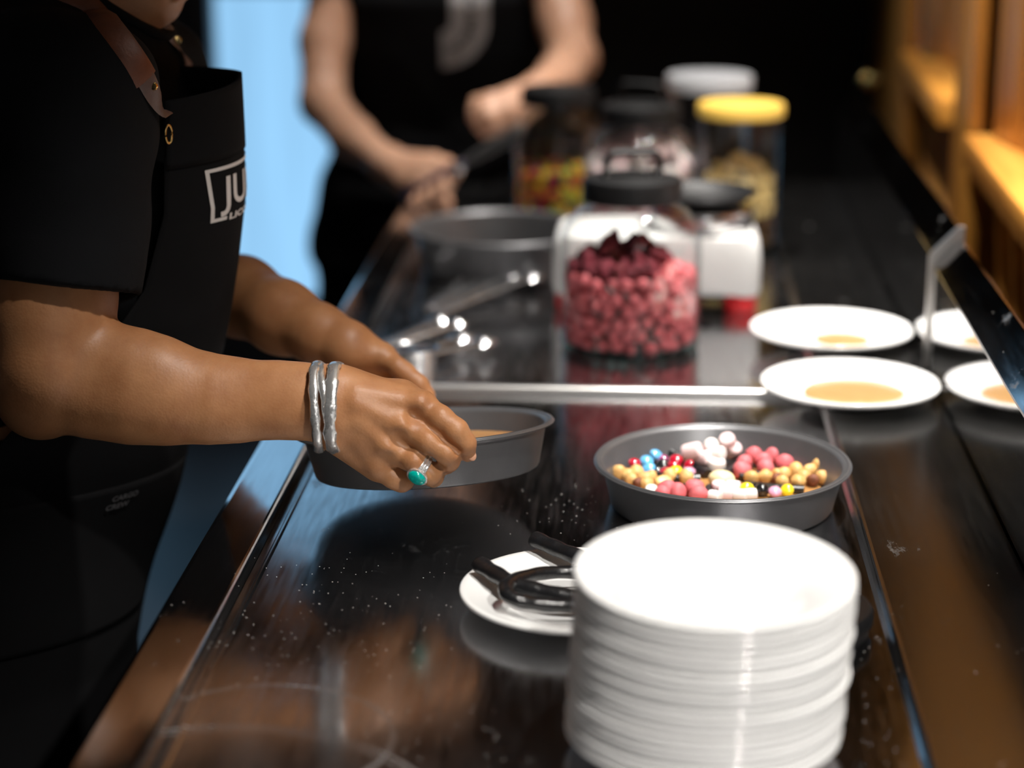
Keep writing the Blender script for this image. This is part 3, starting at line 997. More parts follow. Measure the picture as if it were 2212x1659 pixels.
lent('black', (0.1171, 1.9927, 0.9155), 'black lentil behind the round black candy', (T(20), 0, 0), 0.9)
lent('lilac', (0.1345, 1.9804, 0.9155), 'lilac chocolate lentil at the front rim', (T(30), 0, 0), 1.0)
lent('yellow', (0.1464, 1.9824, 0.9165), 'yellow chocolate lentil at the front rim nearest the timber wall', (T(48), T(-12), 0), 1.0)
lent('white', (0.0147, 1.9853, 0.9140), 'white chocolate lentil at the front rim nearest the hands', (T(20), 0, 0), 1.0)


def strip(path, label, r=0.0050):
    pts = smooth_path([Vector(p) for p in path], 6)
    o = tube('licorice_strip', pts, r, M['licorice'], None, 10, flat=0.8)
    o.data.polygons.foreach_set('use_smooth', [True] * len(o.data.polygons))
    tag(o, label, 'licorice', 'licorice strips in the filled pan')


ZS = 0.9136
strip(((0.0332, 2.0899, 0.9200), (0.0470, 2.0765, 0.9160), (0.0592, 2.0571, 0.9140), (0.0718, 2.0368, 0.9136)), 'licorice strip between the coloured lentils and the marshmallows', 0.0062)
strip(((0.1052, 2.0839, 0.9160), (0.0982, 2.0670, 0.9140), (0.0918, 2.0454, 0.9136), (0.0891, 2.0349, 0.9136)), 'licorice strip between the marshmallows and the pink candies', 0.0058)
strip(((0.1699, 2.0670, 0.9160), (0.1488, 2.0556, 0.9136), (0.1231, 2.0400, 0.9136), (0.1019, 2.0299, 0.9136)), 'licorice strip between the pink candies and the hazelnuts', 0.0055)
strip(((0.1638, 1.9950, 0.9136), (0.1408, 1.9971, 0.9136), (0.1212, 2.0023, 0.9136), (0.1061, 2.0056, 0.9136)), 'licorice strip in front of the hazelnuts, towards the timber wall', 0.0052)
strip(((0.0715, 1.9663, 0.9136), (0.0714, 1.9795, 0.9136), (0.0728, 1.9936, 0.9136)), 'short licorice strip between the front pink candies and marshmallows', 0.0060)
strip(((0.0367, 1.9837, 0.9136), (0.0468, 1.9942, 0.9136), (0.0547, 1.9996, 0.9136), (0.0618, 2.0029, 0.9136)), 'licorice strip between the front pink candies and the hazelnuts', 0.0052)
strip(((0.0148, 2.0304, 0.9136), (0.0316, 2.0234, 0.9136), (0.0461, 2.0214, 0.9136), (0.0621, 2.0245, 0.9136)), 'licorice strip between the hazelnuts and the coloured lentils', 0.0055)

# ------------------------------------------------------------------ white plates
PLATE = [(0.0, 0.0022), (0.050, 0.0022), (0.0515, 0.0), (0.0550, 0.0), (0.0570, 0.0024), (0.0640, 0.0060), (0.0700, 0.0090), (0.0960, 0.0146), (0.0990, 0.0149), (0.1001, 0.0158), (0.1004, 0.0172), (0.1001, 0.0187),
         (0.0988, 0.0193), (0.0940, 0.0184), (0.0690, 0.0122), (0.0640, 0.0096), (0.0570, 0.0062), (0.0500, 0.0052), (0.0, 0.0052)]
plate_me = None


def plate(label, loc, group, rot=(0, 0, 0)):
    global plate_me
    if plate_me is None:
        o = lathe('plate', PLATE, M['porcelain'], None, 72, angle=70)
        plate_me = o.data
    else:
        o = bpy.data.objects.new('plate', plate_me)
        COL.objects.link(o)
    o.location = loc
    o.rotation_euler = rot
    tag(o, label, 'plate', group)
    return o


n_st = 23
ORD = 'first second third fourth fifth sixth seventh eighth ninth tenth eleventh twelfth thirteenth fourteenth fifteenth sixteenth seventeenth eighteenth nineteenth twentieth twenty-first twenty-second twenty-third'.split()
pitch = (1.038 - 0.0193 - TZ) / (n_st - 1)
rr = random.Random(4)
for i in range(n_st):
    lb = ORD[n_st - 1 - i] + ' white porcelain plate from the top of the tall foreground stack'
    if i == n_st - 1:
        lb = 'topmost white porcelain plate of the tall stack in the foreground'
    elif i == 0:
        lb = 'lowest white porcelain plate of the tall stack, standing on the steel tray'
    f = i / (n_st - 1)
    dx = -0.004 + 0.006 * f + rr.uniform(-0.0007, 0.0007) + (0.0012 if i in (9, 15) else 0)
    plate(lb, (0.055 + dx, 1.432 + rr.uniform(-0.0015, 0.0015), TZ + 0.0002 + i * pitch), 'white plates in the tall stack', (R(2.4 * f), R(0.5 * f), 0))
SIDE = 'white serving plates'
LP = Vector((-0.049, 1.700, TZ + 0.0002))
plate('white plate holding black licorice ropes, behind the tall plate stack', LP, SIDE)
P1 = Vector((0.2385, 2.332, DZ + 0.0013))
P2 = Vector((0.2385, 2.588, DZ + 0.0003))
plate('white plate with a wide caramel pool, nearer of the two by the upstand', P1, SIDE)
plate('white plate with a small caramel pool, farther of the two by the upstand', P2, SIDE)
caramel('wide caramel pool on the nearer plate by the upstand', P1 + Vector((0.004, -0.004, 0.0053)), (0, 0, 0), 0.0555, 0.0535, 0.0032, 3, M['caramel_pale'])
caramel('small caramel pool on the farther plate by the upstand', P2 + Vector((0.012, -0.012, 0.0053)), (0, 0, 0), 0.033, 0.034, 0.0024, 4, M['caramel_pale'])

# licorice ropes on the plate
def rope(pts, r, label, hollow_end=True):
    path = smooth_path([Vector(p) for p in pts], 8)
    n = len(path)
    t = thing('licorice_rope', label, 'licorice', path[0], (0, 0, 0), 'licorice ropes on the plate')
    loc = [p - path[0] for p in path]
    rads = [r * (1 + 0.05 * math.sin(i * 0.9)) for i in range(n)]
    o = tube('rope_body', loc, rads, M['licorice'], t, 16, flat=0.86)
    d = (loc[0] - loc[1]).normalized()
    e = tube('cut_end', [loc[0] + d * 0.0001, loc[0] + d * 0.0008], [r * 0.82, r * 0.70], M['black_plastic'], t, 16, flat=0.86)
    return t


rope(((-0.1344, 1.7282, 0.9275), (-0.1193, 1.7066, 0.9270), (-0.1021, 1.6854, 0.9262), (-0.0822, 1.6784, 0.9235), (-0.0546, 1.6716, 0.9210), (-0.0158, 1.6685, 0.9190)), 0.0082, 'thick licorice rope lying over the plate rim, under the looped one')
rope(((0.0190, 1.7052, 0.9215), (-0.0166, 1.7217, 0.9220), (-0.0526, 1.7264, 0.9228), (-0.0839, 1.7128, 0.9255), (-0.1038, 1.6819, 0.9300), (-0.1073, 1.6561, 0.9315), (-0.0988, 1.6440, 0.9290), (-0.0768, 1.6479, 0.9235), (-0.0462, 1.6507, 0.9215),
      (-0.0079, 1.6520, 0.9215)), 0.0066, 'licorice rope bent into a loop on the plate')
rope(((-0.0902, 1.7893, 0.9300), (-0.0727, 1.7755, 0.9275), (-0.0538, 1.7607, 0.9255), (-0.0291, 1.7488, 0.9240), (0.0031, 1.7440, 0.9235)), 0.0082, 'thick licorice rope sticking out behind the looped one')

# ------------------------------------------------------------------ glass jars
def jar_profile(R0, H, neck, t=0.003):
    """outer wall of a cookie jar up to its mouth, then back down inside"""
    hs = H * 0.665
    out = [(0.0, 0.004), (R0 * 0.80, 0.003), (R0 * 0.86, 0.0), (R0 * 0.95, 0.001), (R0 * 0.985, 0.006), (R0, 0.014), (R0, hs), (R0 * 0.985, hs + H * 0.035), (R0 * 0.93, hs + H * 0.085),
           (R0 * 0.84, hs + H * 0.135), (R0 * 0.77, hs + H * 0.165), (neck, hs + H * 0.19), (neck, H - 0.014), (neck + 0.003, H - 0.010), (neck + 0.003, H - 0.004), (neck, H - 0.001)]
    ins = [(r - t, z) for r, z in reversed(out[6:-3])]
    return out, ins


def cookie_jar(label, loc, R0, H, neck, rot=0.0, handle=True, lid_m=None, lid_r=None, lid_h=0.027):
    t = thing('storage_jar', label, 'jar', loc, (0, 0, rot), 'glass jars with lids')
    out, ins = jar_profile(R0, H, neck)
    lathe('glass_body', out[4:] + ins + [(R0 - 0.003, 0.012)], M['glass'], t, 72, angle=80)
    lathe('glass_base', [(0, 0.004), (R0 * 0.80, 0.003), (R0 * 0.86, 0.0), (R0 * 0.95, 0.001), (R0 * 0.985, 0.006), (R0 - 0.003, 0.0125), (R0 * 0.90, 0.0085), (0, 0.0085)], M['glass_base'], t, 72, angle=80)
    lr = lid_r or neck + 0.009
    zt = H + 0.004
    lm = lid_m or M['black_plastic']
    lid = lathe('lid', [(0, zt + 0.002), (lr * 0.55, zt + 0.0018), (lr * 0.60, zt), (lr - 0.006, zt), (lr - 0.0025, zt - 0.0012), (lr - 0.0005, zt - 0.005), (lr, zt - lid_h + 0.004), (lr + 0.001, zt - lid_h),
                        (lr - 0.004, zt - lid_h), (lr - 0.0045, zt - 0.004), (0, zt - 0.004)], lm, t, 64, angle=40)
    if handle:
        hw, hh = 0.034, 0.030
        path = smooth_path([(-hw, 0, zt - 0.002), (-hw, 0, zt + hh * 0.55), (-hw * 0.86, 0, zt + hh * 0.93), (-hw * 0.6, 0, zt + hh), (hw * 0.6, 0, zt + hh), (hw * 0.86, 0, zt + hh * 0.93), (hw, 0, zt + hh * 0.55), (hw, 0, zt - 0.002)], 5)
        tube('lid_handle', path, 0.0042, lm, lid, 10, up=(0, 1, 0), flat=1.3)
        for s in (-1, 1):
            lathe('handle_boss', [(0.0065, zt - 0.001), (0.0065, zt + 0.003), (0.0045, zt + 0.005)], lm, lid, 16).location = (s * hw, 0, 0)
    return t


J1 = Vector((-0.011, 2.598, TZ + 0.0002))
cookie_jar('large clear glass jar of pink candies with black handled lid', J1, 0.0875, 0.211, 0.0525, R(14))
J2 = Vector((-0.003, 3.238, TZ + 0.0002))
cookie_jar('glass jar of pale pink marshmallows with black handled lid', J2, 0.0875, 0.211, 0.0525, R(-22))
J3 = Vector((-0.137, 3.430, TZ + 0.0002))
cookie_jar('glass jar of mixed bright candies with plain black lid, near the standing person', J3, 0.0710, 0.211, 0.0515, 0, False)


def canister(label, loc, R0, H, lid_m, lid_h=0.020):
    t = thing('storage_jar', label, 'jar', loc, (0, 0, 0), 'glass jars with lids')
    t_ = 0.0028
    lathe('glass_body', [(R0 * 0.97, 0.004), (R0, 0.012), (R0, H - 0.02), (R0 - 0.002, H - 0.012), (R0 - 0.002, H - 0.001), (R0 - 0.002 - t_, H - 0.001), (R0 - t_, H - 0.03), (R0 - t_, 0.010)], M['glass'], t, 64, angle=80)
    lathe('glass_base', [(0, 0.003), (R0 * 0.85, 0.002), (R0 * 0.90, 0.0), (R0 * 0.97, 0.004), (R0 - t_, 0.010), (0, 0.0075)], M['glass_base'], t, 64, angle=80)
    zt = H + 0.008
    lathe('lid', [(0, zt - 0.001), (R0 * 0.8, zt), (R0 + 0.002, zt - 0.001), (R0 + 0.0045, zt - 0.005), (R0 + 0.0045, zt - lid_h + 0.002), (R0 + 0.002, zt - lid_h), (R0 + 0.0005, zt - lid_h), (R0 + 0.0005, zt - 0.007), (0, zt - 0.007)], lid_m, t, 64)
    return t


J4 = Vector((0.147, 3.200, TZ + 0.0002))
canister('tall clear canister of pale yellow candy with a yellow lid', J4, 0.0605, 0.216, M['yellow_plastic'])
J5 = Vector((0.108, 3.490, TZ + 0.0002))
canister('clear canister with a translucent white lid behind the yellow-lidded one', J5, 0.0655, 0.222, M['clear_plastic'], 0.026)

# ---- candies packed in the jars
def fill(center, rin, z0, n_rows, d, meshes, name, label, cat, group, jit=0.10, inner=True, seed=3, top_extra=0, squash=0.86, scale=(0.9, 1.08), front=None):
    rr_ = random.Random(seed)
    cnt = 0
    rows = []
    for row in range(n_rows):
        z = z0 + d * 0.5 + row * d * squash
        rr0 = rin - d * 0.54
        n = int(2 * PI * rr0 / (d * 1.02))
        for k in range(n):
            a = 2 * PI * (k + 0.5 * (row % 2) + rr_.uniform(-jit, jit)) / n
            rows.append((rr0 - rr_.uniform(0, 0.0012), a, z + rr_.uniform(-jit, jit) * d))
    if inner:
        zt = z0 + d * 0.5 + n_rows * d * squash
        rr0 = rin - d * 1.45
        lev = 0
        while rr0 > -d * 0.4:
            n = max(1, int(2 * PI * max(rr0, 0) / (d * 1.05)))
            for k in range(n):
                a = 2 * PI * (k + 0.3 * lev) / n
                rows.append((max(rr0, 0), a, zt - d * 0.62 + rr_.uniform(-0.1, 0.25) * d + top_extra * (1 - rr0 / rin)))
            rr0 -= d * 1.0
            lev += 1
    for (r_, a, z) in rows:
        if front is not None and (math.sin(a) > front):
            continue
        me = meshes[rr_.randrange(len(meshes))]
        lb = label(me) if callable(label) else label
        place(name, me, lb, cat, (center.x + r_ * math.cos(a), center.y + r_ * math.sin(a), z), (rr_.uniform(0, 6), rr_.uniform(0, 6), rr_.uniform(0, 6)), rr_.uniform(*scale), group)
        cnt += 1
    return cnt


fill(J1, 0.0845, TZ + 0.0085, 6, 0.0178, PINKS, 'pink_candy', 'round pink candy inside the large glass jar in the middle', 'candy', 'pink candies in the large jar', seed=5, jit=0.22, scale=(0.82, 1.10))
# dried raspberries and strawberry slices on top
RASP = [blob_mesh('dried_raspberry_a', 0.0125, 0.0110, 0.0105, M['maroon'], 0.30, 11, 3), blob_mesh('dried_raspberry_b', 0.0150, 0.0095, 0.0115, M['maroon'], 0.38, 12, 3)]
rr = random.Random(21)
zt1 = TZ + 0.0085 + 6 * 0.018 * 0.86
for i, (dx, dy, dz) in enumerate([(-0.066, -0.022, .012), (-0.048, -0.044, .014), (-0.030, -0.055, .013), (-0.012, -0.060, .012), (0.006, -0.060, .013), (0.023, -0.056, .013), (-0.052, -0.012, .022), (-0.034, -0.026, .026), (-0.014, -0.036, .025),
                                  (0.006, -0.036, .027), (0.026, -0.028, .024), (-0.022, -0.010, .034), (0.0, -0.014, .036), (0.022, -0.004, .031), (-0.028, -0.036, .038), (0.010, -0.022, .040), (0.036, -0.012, .020), (-0.050, 0.020, .016),
                                  (-0.010, 0.024, .022), (0.030, 0.030, .016)]):
    place('dried_raspberry', RASP[i % 2], 'crumbled dark red dried raspberry on top in the large glass jar', 'dried fruit', (J1.x + dx, J1.y + dy, zt1 + dz - 0.004), (rr.uniform(0, 6), rr.uniform(0, 6), rr.uniform(0, 6)), rr.uniform(0.92, 1.12),
          'dried raspberries in the large jar')


def slice_mesh(parent, w, h):
    def outline(s):
        return [(s * w * math.sin(a) * (1 - 0.32 * math.cos(a)), s * h * math.cos(a)) for a in [2 * PI * k / 22 for k in range(22)]]
    bm = prism_bm(outline(1.0), -0.0016, 0.0016)
    bm_obj('fruit_flesh', bm, M['strawberry'], parent, True, 40)
    bm_obj('pale_core', prism_bm(outline(0.66), -0.0022, 0.0022), M['strawberry_core'], parent, True, 40)
    bm_obj('core_hollow', prism_bm(outline(0.20), -0.0025, 0.0025), M['strawberry'], parent, True, 40)


for lb, px, sc_, rz in (('large pale strawberry slice pressed to the glass of the pink candy jar', (0.0555, -0.0535, 0.0640), (0.0135, 0.0195), R(44)),
                        ('pale strawberry slice standing above the larger one in the jar', (0.0345, -0.0690, 0.0900), (0.0110, 0.0215), R(24)),
                        ('small strawberry slice behind the other two in the jar', (0.0480, -0.0420, 0.1040), (0.0110, 0.0150), R(50))):
    t = thing('strawberry_slice', lb, 'dried fruit', J1 + Vector(px), (R(-8), R(10), rz), 'dried strawberry slices')
    slice_mesh(t, *sc_)

BEAN = [blob_mesh('candy_bean_' + c, 0.0085, 0.0062, 0.0060, M['candy_' + c], 0.03, 1, 2) for c in ('red', 'orange', 'yellow', 'green', 'purple', 'yellow', 'orange', 'red')]
cname = lambda me: {'red': 'red', 'orange': 'orange', 'yellow': 'yellow', 'green': 'green', 'purple': 'purple'}[me.name.split('.')[0].split('_')[-1]]
fill(J3, 0.0678, TZ + 0.0085, 6, 0.0145, BEAN, 'candy_bean', lambda me: cname(me) + ' candy bean in the plain black-lidded jar by the standing person', 'candy', 'mixed bright candies in the far jar', jit=0.2, seed=8)
fill(J2, 0.0845, TZ + 0.0085, 6, 0.0235, [marsh_mesh('jar_marshmallow_pink', 0.0105, 0.021, M['marsh_pink']), marsh_mesh('jar_marshmallow_white', 0.0105, 0.021, M['marshmallow'])], 'marshmallow',
     lambda me: ('pale pink' if 'pink' in me.name else 'white') + ' marshmallow inside the handled jar behind the pink candy jar', 'marshmallow', 'marshmallows in the far jar', seed=9, top_extra=0.045, jit=0.25)
fill(J4, 0.0572, TZ + 0.0080, 3, 0.0180, [blob_mesh('brown_candy', 0.0088, 0.0076, 0.0078, M['brown_nut'], 0.08, 3, 2)], 'brown_candy', 'dark brown candy in the lower layer of the yellow-lidded canister', 'candy', 'brown candies in the canister', inner=False, seed=10)
fill(J4, 0.0572, TZ + 0.0080 + 3 * 0.018 * 0.86, 4, 0.0180, [blob_mesh('yellow_candy_a', 0.0095, 0.0075, 0.0075, M['macaroni'], 0.10, 3, 2), blob_mesh('yellow_candy_b', 0.0085, 0.0080, 0.0070, M['macaroni'], 0.14, 6, 2)], 'yellow_candy',
     'pale yellow candy in the upper layer of the yellow-lidded canister', 'candy', 'pale yellow candies in the canister', seed=11, top_extra=0.025)

# ------------------------------------------------------------------ white kitchen scale with red feet
KS = thing('kitchen_scale', 'white kitchen scale with red feet and steel weighing plate, behind the pink candy jar', 'scale', (0.022, 2.845, TZ))
W2, D2 = 0.139, 0.074
bm = bmesh.new()
sec = [(0.024, 0.985), (0.030, 1.0), (0.074, 1.0), (0.092, 0.985), (0.102, 0.955), (0.106, 0.90)]
rings = []
n = 40
for z, f in sec:
    ring = []
    for k in range(n):
        a = 2 * PI * k / n
        ca, sa = math.cos(a), math.sin(a)
        e = 0.22
        x = math.copysign(abs(ca) ** e, ca) * W2 * f
        y = math.copysign(abs(sa) ** e, sa) * D2 * (0.94 if f < 0.95 else 1.0) * f
        arch = 0.016 * max(0, 1 - (x / W2) ** 2 * 1.5) if z < 0.031 else 0
        ring.append(bm.verts.new((x, y, z + arch)))
    rings.append(ring)
for A, B in zip(rings, rings[1:]):
    for k in range(n):
        bm.faces.new((A[k], A[(k + 1) % n], B[(k + 1) % n], B[k]))
bm.faces.new(rings[-1])
bm.faces.new(list(reversed(rings[0])))
bm_obj('body', bm, M['white_plastic'], KS, True, 45)
for sx in (-1, 1):
    for sy in (-1, 1):
        lathe('foot', [(0, 0), (0.019, 0.0), (0.0215, 0.003), (0.0215, 0.024), (0.019, 0.0275), (0, 0.0275)], M['red_plastic'], KS, 24).location = (sx * (W2 - 0.026), sy * (D2 - 0.026), 0.0002)
box('underside', (-W2 + 0.03, -D2 + 0.02, 0.016), (W2 - 0.03, D2 - 0.02, 0.040), M['black_plastic'], KS)
pt = lathe('weighing_plate', [(0, 0.106), (0.062, 0.106), (0.068, 0.108), (0.070, 0.112), (0.070, 0.131), (0.0685, 0.1335), (0.064, 0.134), (0, 0.133)], M['steel'], KS, 56)
pt.location = (0.060, 0.0, 0)
bo = thing('shallow_bowl', 'shallow black bowl standing on the white kitchen scale', 'bowl', (0.080, 2.850, TZ + 0.1342))
lathe('bowl_body', [(0, 0.0), (0.040, 0.0), (0.060, 0.006), (0.072, 0.017), (0.0735, 0.019), (0.0725, 0.020), (0.058, 0.0085), (0.040, 0.003), (0, 0.003)], M['black_plastic'], bo, 56)
lathe('bowl_rim', [(0.0718, 0.0172), (0.0745, 0.0178), (0.0750, 0.0195), (0.0740, 0.0210), (0.0718, 0.0202)], M['black_plastic'], bo, 56, True)

# ------------------------------------------------------------------ serving tongs and scoops on the far tray
def tongs(label, hinge, tip, spread, lift=0.010, bw=0.0070):
    hinge, tip = Vector(hinge), Vector(tip)
    L = (tip - hinge).length
    yaw = math.atan2(tip.y - hinge.y, tip.x - hinge.x)
    pit = math.asin((tip.z - hinge.z) / L)
    t = thing('serving_tongs', label, 'tongs', hinge, (0, -pit, yaw), 'steel serving tools')
    for s in (-1, 1):
        path = smooth_path([(0, s * 0.004, 0), (L * 0.25, s * (spread * 0.45), 0), (L * 0.6, s * spread * 0.8, 0), (L * 0.82, s * spread, 0)], 6)
        arm = tube('arm', path, bw, M['steel'], t, 10, flat=0.36)
        # scalloped scoop end
        bm = bmesh.new()
        nu, nv = 9, 9
        vv = []
        for j in range(nv):
            for i in range(nu):
                u, v = i / (nu - 1), j / (nv - 1) * 2 - 1
                wd = 0.0165 * math.sin(PI * (0.16 + 0.80 * u)) + 0.002
                sc = 1 + 0.10 * math.cos(v * 9) * u
                vv.append(bm.verts.new((L * 0.80 + u * L * 0.20 * sc, s * spread + v * wd, 0.010 * (1 - v * v) * math.sin(PI * u) - 0.002)))
        for j in range(nv - 1):
            for i in range(nu - 1):
                bm.faces.new((vv[j * nu + i], vv[j * nu + i + 1], vv[(j + 1) * nu + i + 1], vv[(j + 1) * nu + i]))
        sp = bm_obj('scoop_end', bm, M['steel'], arm, True)
        md = sp.modifiers.new('thickness', 'SOLIDIFY')
        md.thickness = 0.0014
    lathe('hinge', [(0, -0.005), (0.007, -0.005), (0.008, 0), (0.007, 0.005), (0, 0.005)], M['steel'], t, 16)
    return t


tongs('bright steel serving tongs lying nearest, tips towards the pink candy jar', (-0.3169, 2.3867, 0.9250), (-0.1929, 2.5708, 0.9160), 0.017)
tongs('steel serving tongs with scalloped ends lying between the nearest tongs and the deep pan', (-0.2628, 2.7340, 0.9090), (-0.1542, 2.9323, 0.9220), 0.016)
tongs('steel serving tongs lying at the rim edge beside the nearest tongs', (-0.3245, 2.5344, 0.9090), (-0.2382, 2.6645, 0.9150), 0.014)
tongs('steel serving tongs lying close before the deep grey pan', (-0.2784, 2.7542, 0.9090), (-0.2172, 2.9527, 0.9180), 0.013)
cup = thing('sauce_cup', 'small steel cup with dark sauce, half hidden behind the hands', 'cup', (-0.264, 2.420, TZ + 0.0002))
lathe('cup_body', [(0, 0), (0.0225, 0.0), (0.0240, 0.002), (0.0262, 0.038), (0.0280, 0.0400), (0.0278, 0.0408), (0.0252, 0.0392), (0.0228, 0.003), (0, 0.003)], M['steel'], cup, 40)
lathe('sauce', [(0, 0.034), (0.0248, 0.034), (0.0238, 0.022), (0, 0.022)], mat('dark_sauce', (0.02, 0.028, 0.04), 0.25), cup, 40)

# jar lid lying on the tray beside the stack
bl = thing('jar_lid', 'black jar lid lying on the tray beside the tall plate stack', 'lid', (0.134, 1.666, TZ + 0.0002))
lr = 0.0635
lathe('lid_cap', [(0, 0.0245), (lr * 0.55, 0.0243), (lr * 0.60, 0.0228), (lr - 0.006, 0.0228), (lr - 0.0020, 0.0214), (lr, 0.018), (lr, 0.010), (lr - 0.003, 0.006), (lr - 0.003, 0.0), (lr - 0.006, 0.0), (lr - 0.006, 0.018), (0, 0.019)], M['black_plastic'], bl, 64)
hp = smooth_path([(-0.030, 0, 0.021), (-0.030, 0, 0.038), (-0.026, 0, 0.050), (-0.018, 0, 0.053), (0.018, 0, 0.053), (0.026, 0, 0.050), (0.030, 0, 0.038), (0.030, 0, 0.021)], 5)
ho = tube('lid_handle', hp, 0.0042, M['black_plastic'], bl, 10, up=(0, 1, 0))
ho.rotation_euler = (0, 0, R(80))
ho.location = (-0.028, 0, 0)
# glass on the far sill
gl = thing('drinking_glass', 'clear drinking glass standing on the far timber sill', 'glass', (0.548, 4.06, 1.0935))
lathe('glass_wall', [(0.030, 0.004), (0.036, 0.13), (0.0345, 0.13), (0.0285, 0.006)], M['glass'], gl, 32)
lathe('glass_foot', [(0, 0), (0.029, 0.0), (0.030, 0.004), (0.0285, 0.006), (0, 0.006)], M['glass_base'], gl, 32)

# ------------------------------------------------------------------ people: smooth bodies from blended volumes
class Body:
    """signed distance volumes blended together and turned into one continuous skin"""

    def __init__(self):
        self.p = []
        self.disp = None

    def add(self, fn, lo, hi, k, op):
        self.p.append((fn, np.array(lo, float), np.array(hi, float), k, op))

    def cone(self, a, b, ra, rb, k=0.01, op='u', flat=None, cap=False):
        """tapered limb from a to b; flat = (axis, factor) squashes its section along the axis"""
        a, b = np.array(a, float), np.array(b, float)
        ab = b - a
        L2 = float(ab @ ab)
        L = math.sqrt(L2)
        m = max(ra, rb)
        nx, ff = (None, 1.0)
        if flat:
            nx = np.array(flat[0], float)
            nx = nx - ab * (nx @ ab) / L2
            nx /= np.linalg.norm(nx)
            ff = flat[1]
            m *= max(1.0, ff)

        def fn(q):
            d = q - a
            if nx is not None:
                c = d @ nx
                d = d + nx * (c * (1 / ff - 1))[:, None]
            t = d @ ab / L2
            tc = np.clip(t, 0, 1)
            r = np.sqrt(((d - tc[:, None] * ab) ** 2).sum(1)) - (ra + (rb - ra) * tc)
            if cap:
                r = np.maximum(r, (t - 1) * L)
            return r
        self.add(fn, np.minimum(a, b) - m, np.maximum(a, b) + m, k, op)

    def chain(self, pts, rads, k=0.008, op='u', flat=None, joint=0.0):
        for i in range(len(pts) - 1):
            self.cone(pts[i], pts[i + 1], rads[i], rads[i + 1], k if i == 0 else joint or k, op, flat)

    def ell(self, c, r, k=0.01, op='u', rot=None):
        c, r = np.array(c, float), np.array(r, float)
        mt = np.array(Euler(rot).to_matrix().transposed()) if rot else None
        m = r.max()

        def fn(q):
            d = q - c
            if mt is not None:
                d = d @ mt.T
            k0 = np.sqrt(((d / r) ** 2).sum(1))
            k1 = np.sqrt(((d / (r * r)) ** 2).sum(1)) + 1e-9
            return k0 * (k0 - 1) / k1
        self.add(fn, c - m, c + m, k, op)

    def loft(self, rows, f, k=0.01, op='u', grow=0.0, e=2.3):
        """rows of (z, x, y, half depth, half width), f the facing direction in the plan"""
        rows = np.array(sorted(rows), float)
        z = rows[:, 0]
        fx, fy = f

        def fn(q):
            zz = np.clip(q[:, 2], z[0], z[-1])
            cx, cy = np.interp(zz, z, rows[:, 1]), np.interp(zz, z, rows[:, 2])
            rf, rs = np.interp(zz, z, rows[:, 3]) + grow, np.interp(zz, z, rows[:, 4]) + grow
            dx, dy = q[:, 0] - cx, q[:, 1] - cy
            u, v = dx * fx + dy * fy, -dx * fy + dy * fx
            kk = (np.abs(u / rf) ** e + np.abs(v / rs) ** e) ** (1 / e)
            d = (kk - 1) * np.minimum(rf, rs)
            return np.maximum(d, np.maximum(z[0] - grow - q[:, 2], q[:, 2] - z[-1] - grow))
        m = max(rows[:, 3].max(), rows[:, 4].max()) + grow
        self.add(fn, (rows[:, 1].min() - m, rows[:, 2].min() - m, z[0] - grow), (rows[:, 1].max() + m, rows[:, 2].max() + m, z[-1] + grow), k, op)

    def dist(self, q, prims):
        d = None
        for fn, lo, hi, k, op in prims:
            v = fn(q)
            if d is None:
                d = v if op == 'u' else np.full(len(q), 1.0)
                continue
            if op == 's':
                v = -v
                h = np.clip(0.5 - 0.5 * (d - v) / max(k, 1e-6), 0, 1)
                d = d * (1 - h) + v * h + k * h * (1 - h)
            else:
                h = np.clip(0.5 + 0.5 * (v - d) / max(k, 1e-6), 0, 1)
                d = v * (1 - h) + d * h - k * h * (1 - h)
        if self.disp is not None:
            d = d + self.disp(q)
        return d

    def mesh(self, name, m, h, parent=None, nb=14):
        lo = np.min([p[1] for p in self.p if p[4] == 'u'], axis=0) - 0.02
        hi = np.max([p[2] for p in self.p if p[4] == 'u'], axis=0) + 0.02
        org = np.floor(lo / h).astype(int)
        cnt = np.ceil((hi - lo) / (h * nb)).astype(int) + 1
        g = openvdb.FloatGrid(0.03)
        g.transform = openvdb.createLinearTransform(h)
        ii = np.stack(np.meshgrid(*[np.arange(nb)] * 3, indexing='ij'), -1).reshape(-1, 3)
        half = nb * h * 0.5
        rad = half * 1.7321
        for bx in range(cnt[0]):
            for by in range(cnt[1]):
                for bz in range(cnt[2]):
                    o = org + np.array((bx, by, bz)) * nb
                    c = (o + (nb - 1) * 0.5) * h
                    near = [p for p in self.p if np.all(p[1] - p[3] - half - 0.006 < c) and np.all(p[2] + p[3] + half + 0.006 > c)]
                    if not any(p[4] == 'u' for p in near):
                        continue
                    dc = float(self.dist(c[None, :], near)[0])
                    if dc > rad * 1.6 + 0.012:
                        continue
                    oi = tuple(int(v) for v in o)
                    if dc < -(rad * 2.2 + 0.012):
                        g.fill(oi, tuple(int(v) + nb - 1 for v in o), -0.03, True)
                        continue
                    d = self.dist((ii + o) * h, near)
                    g.copyFromArray(np.clip(d, -0.03, 0.03).astype(np.float32).reshape(nb, nb, nb), ijk=oi)
        pts, quads = g.convertToQuads(isovalue=0.0)
        me = bpy.data.meshes.new(name)
        me.vertices.add(len(pts))
        me.vertices.foreach_set('co', np.asarray(pts, np.float32).ravel())
        q = np.asarray(quads, np.int32)[:, ::-1]
        me.loops.add(q.size)
        me.loops.foreach_set('vertex_index', np.ascontiguousarray(q).ravel())
        me.polygons.add(len(q))
        me.polygons.foreach_set('loop_start', np.arange(0, q.size, 4, dtype=np.int32))
        me.polygons.foreach_set('use_smooth', np.ones(len(q), dtype=bool))
        me.update(calc_edges=True)
        me.validate()
        me.materials.append(m)
        ob = bpy.data.objects.new(name, me)
        COL.objects.link(ob)
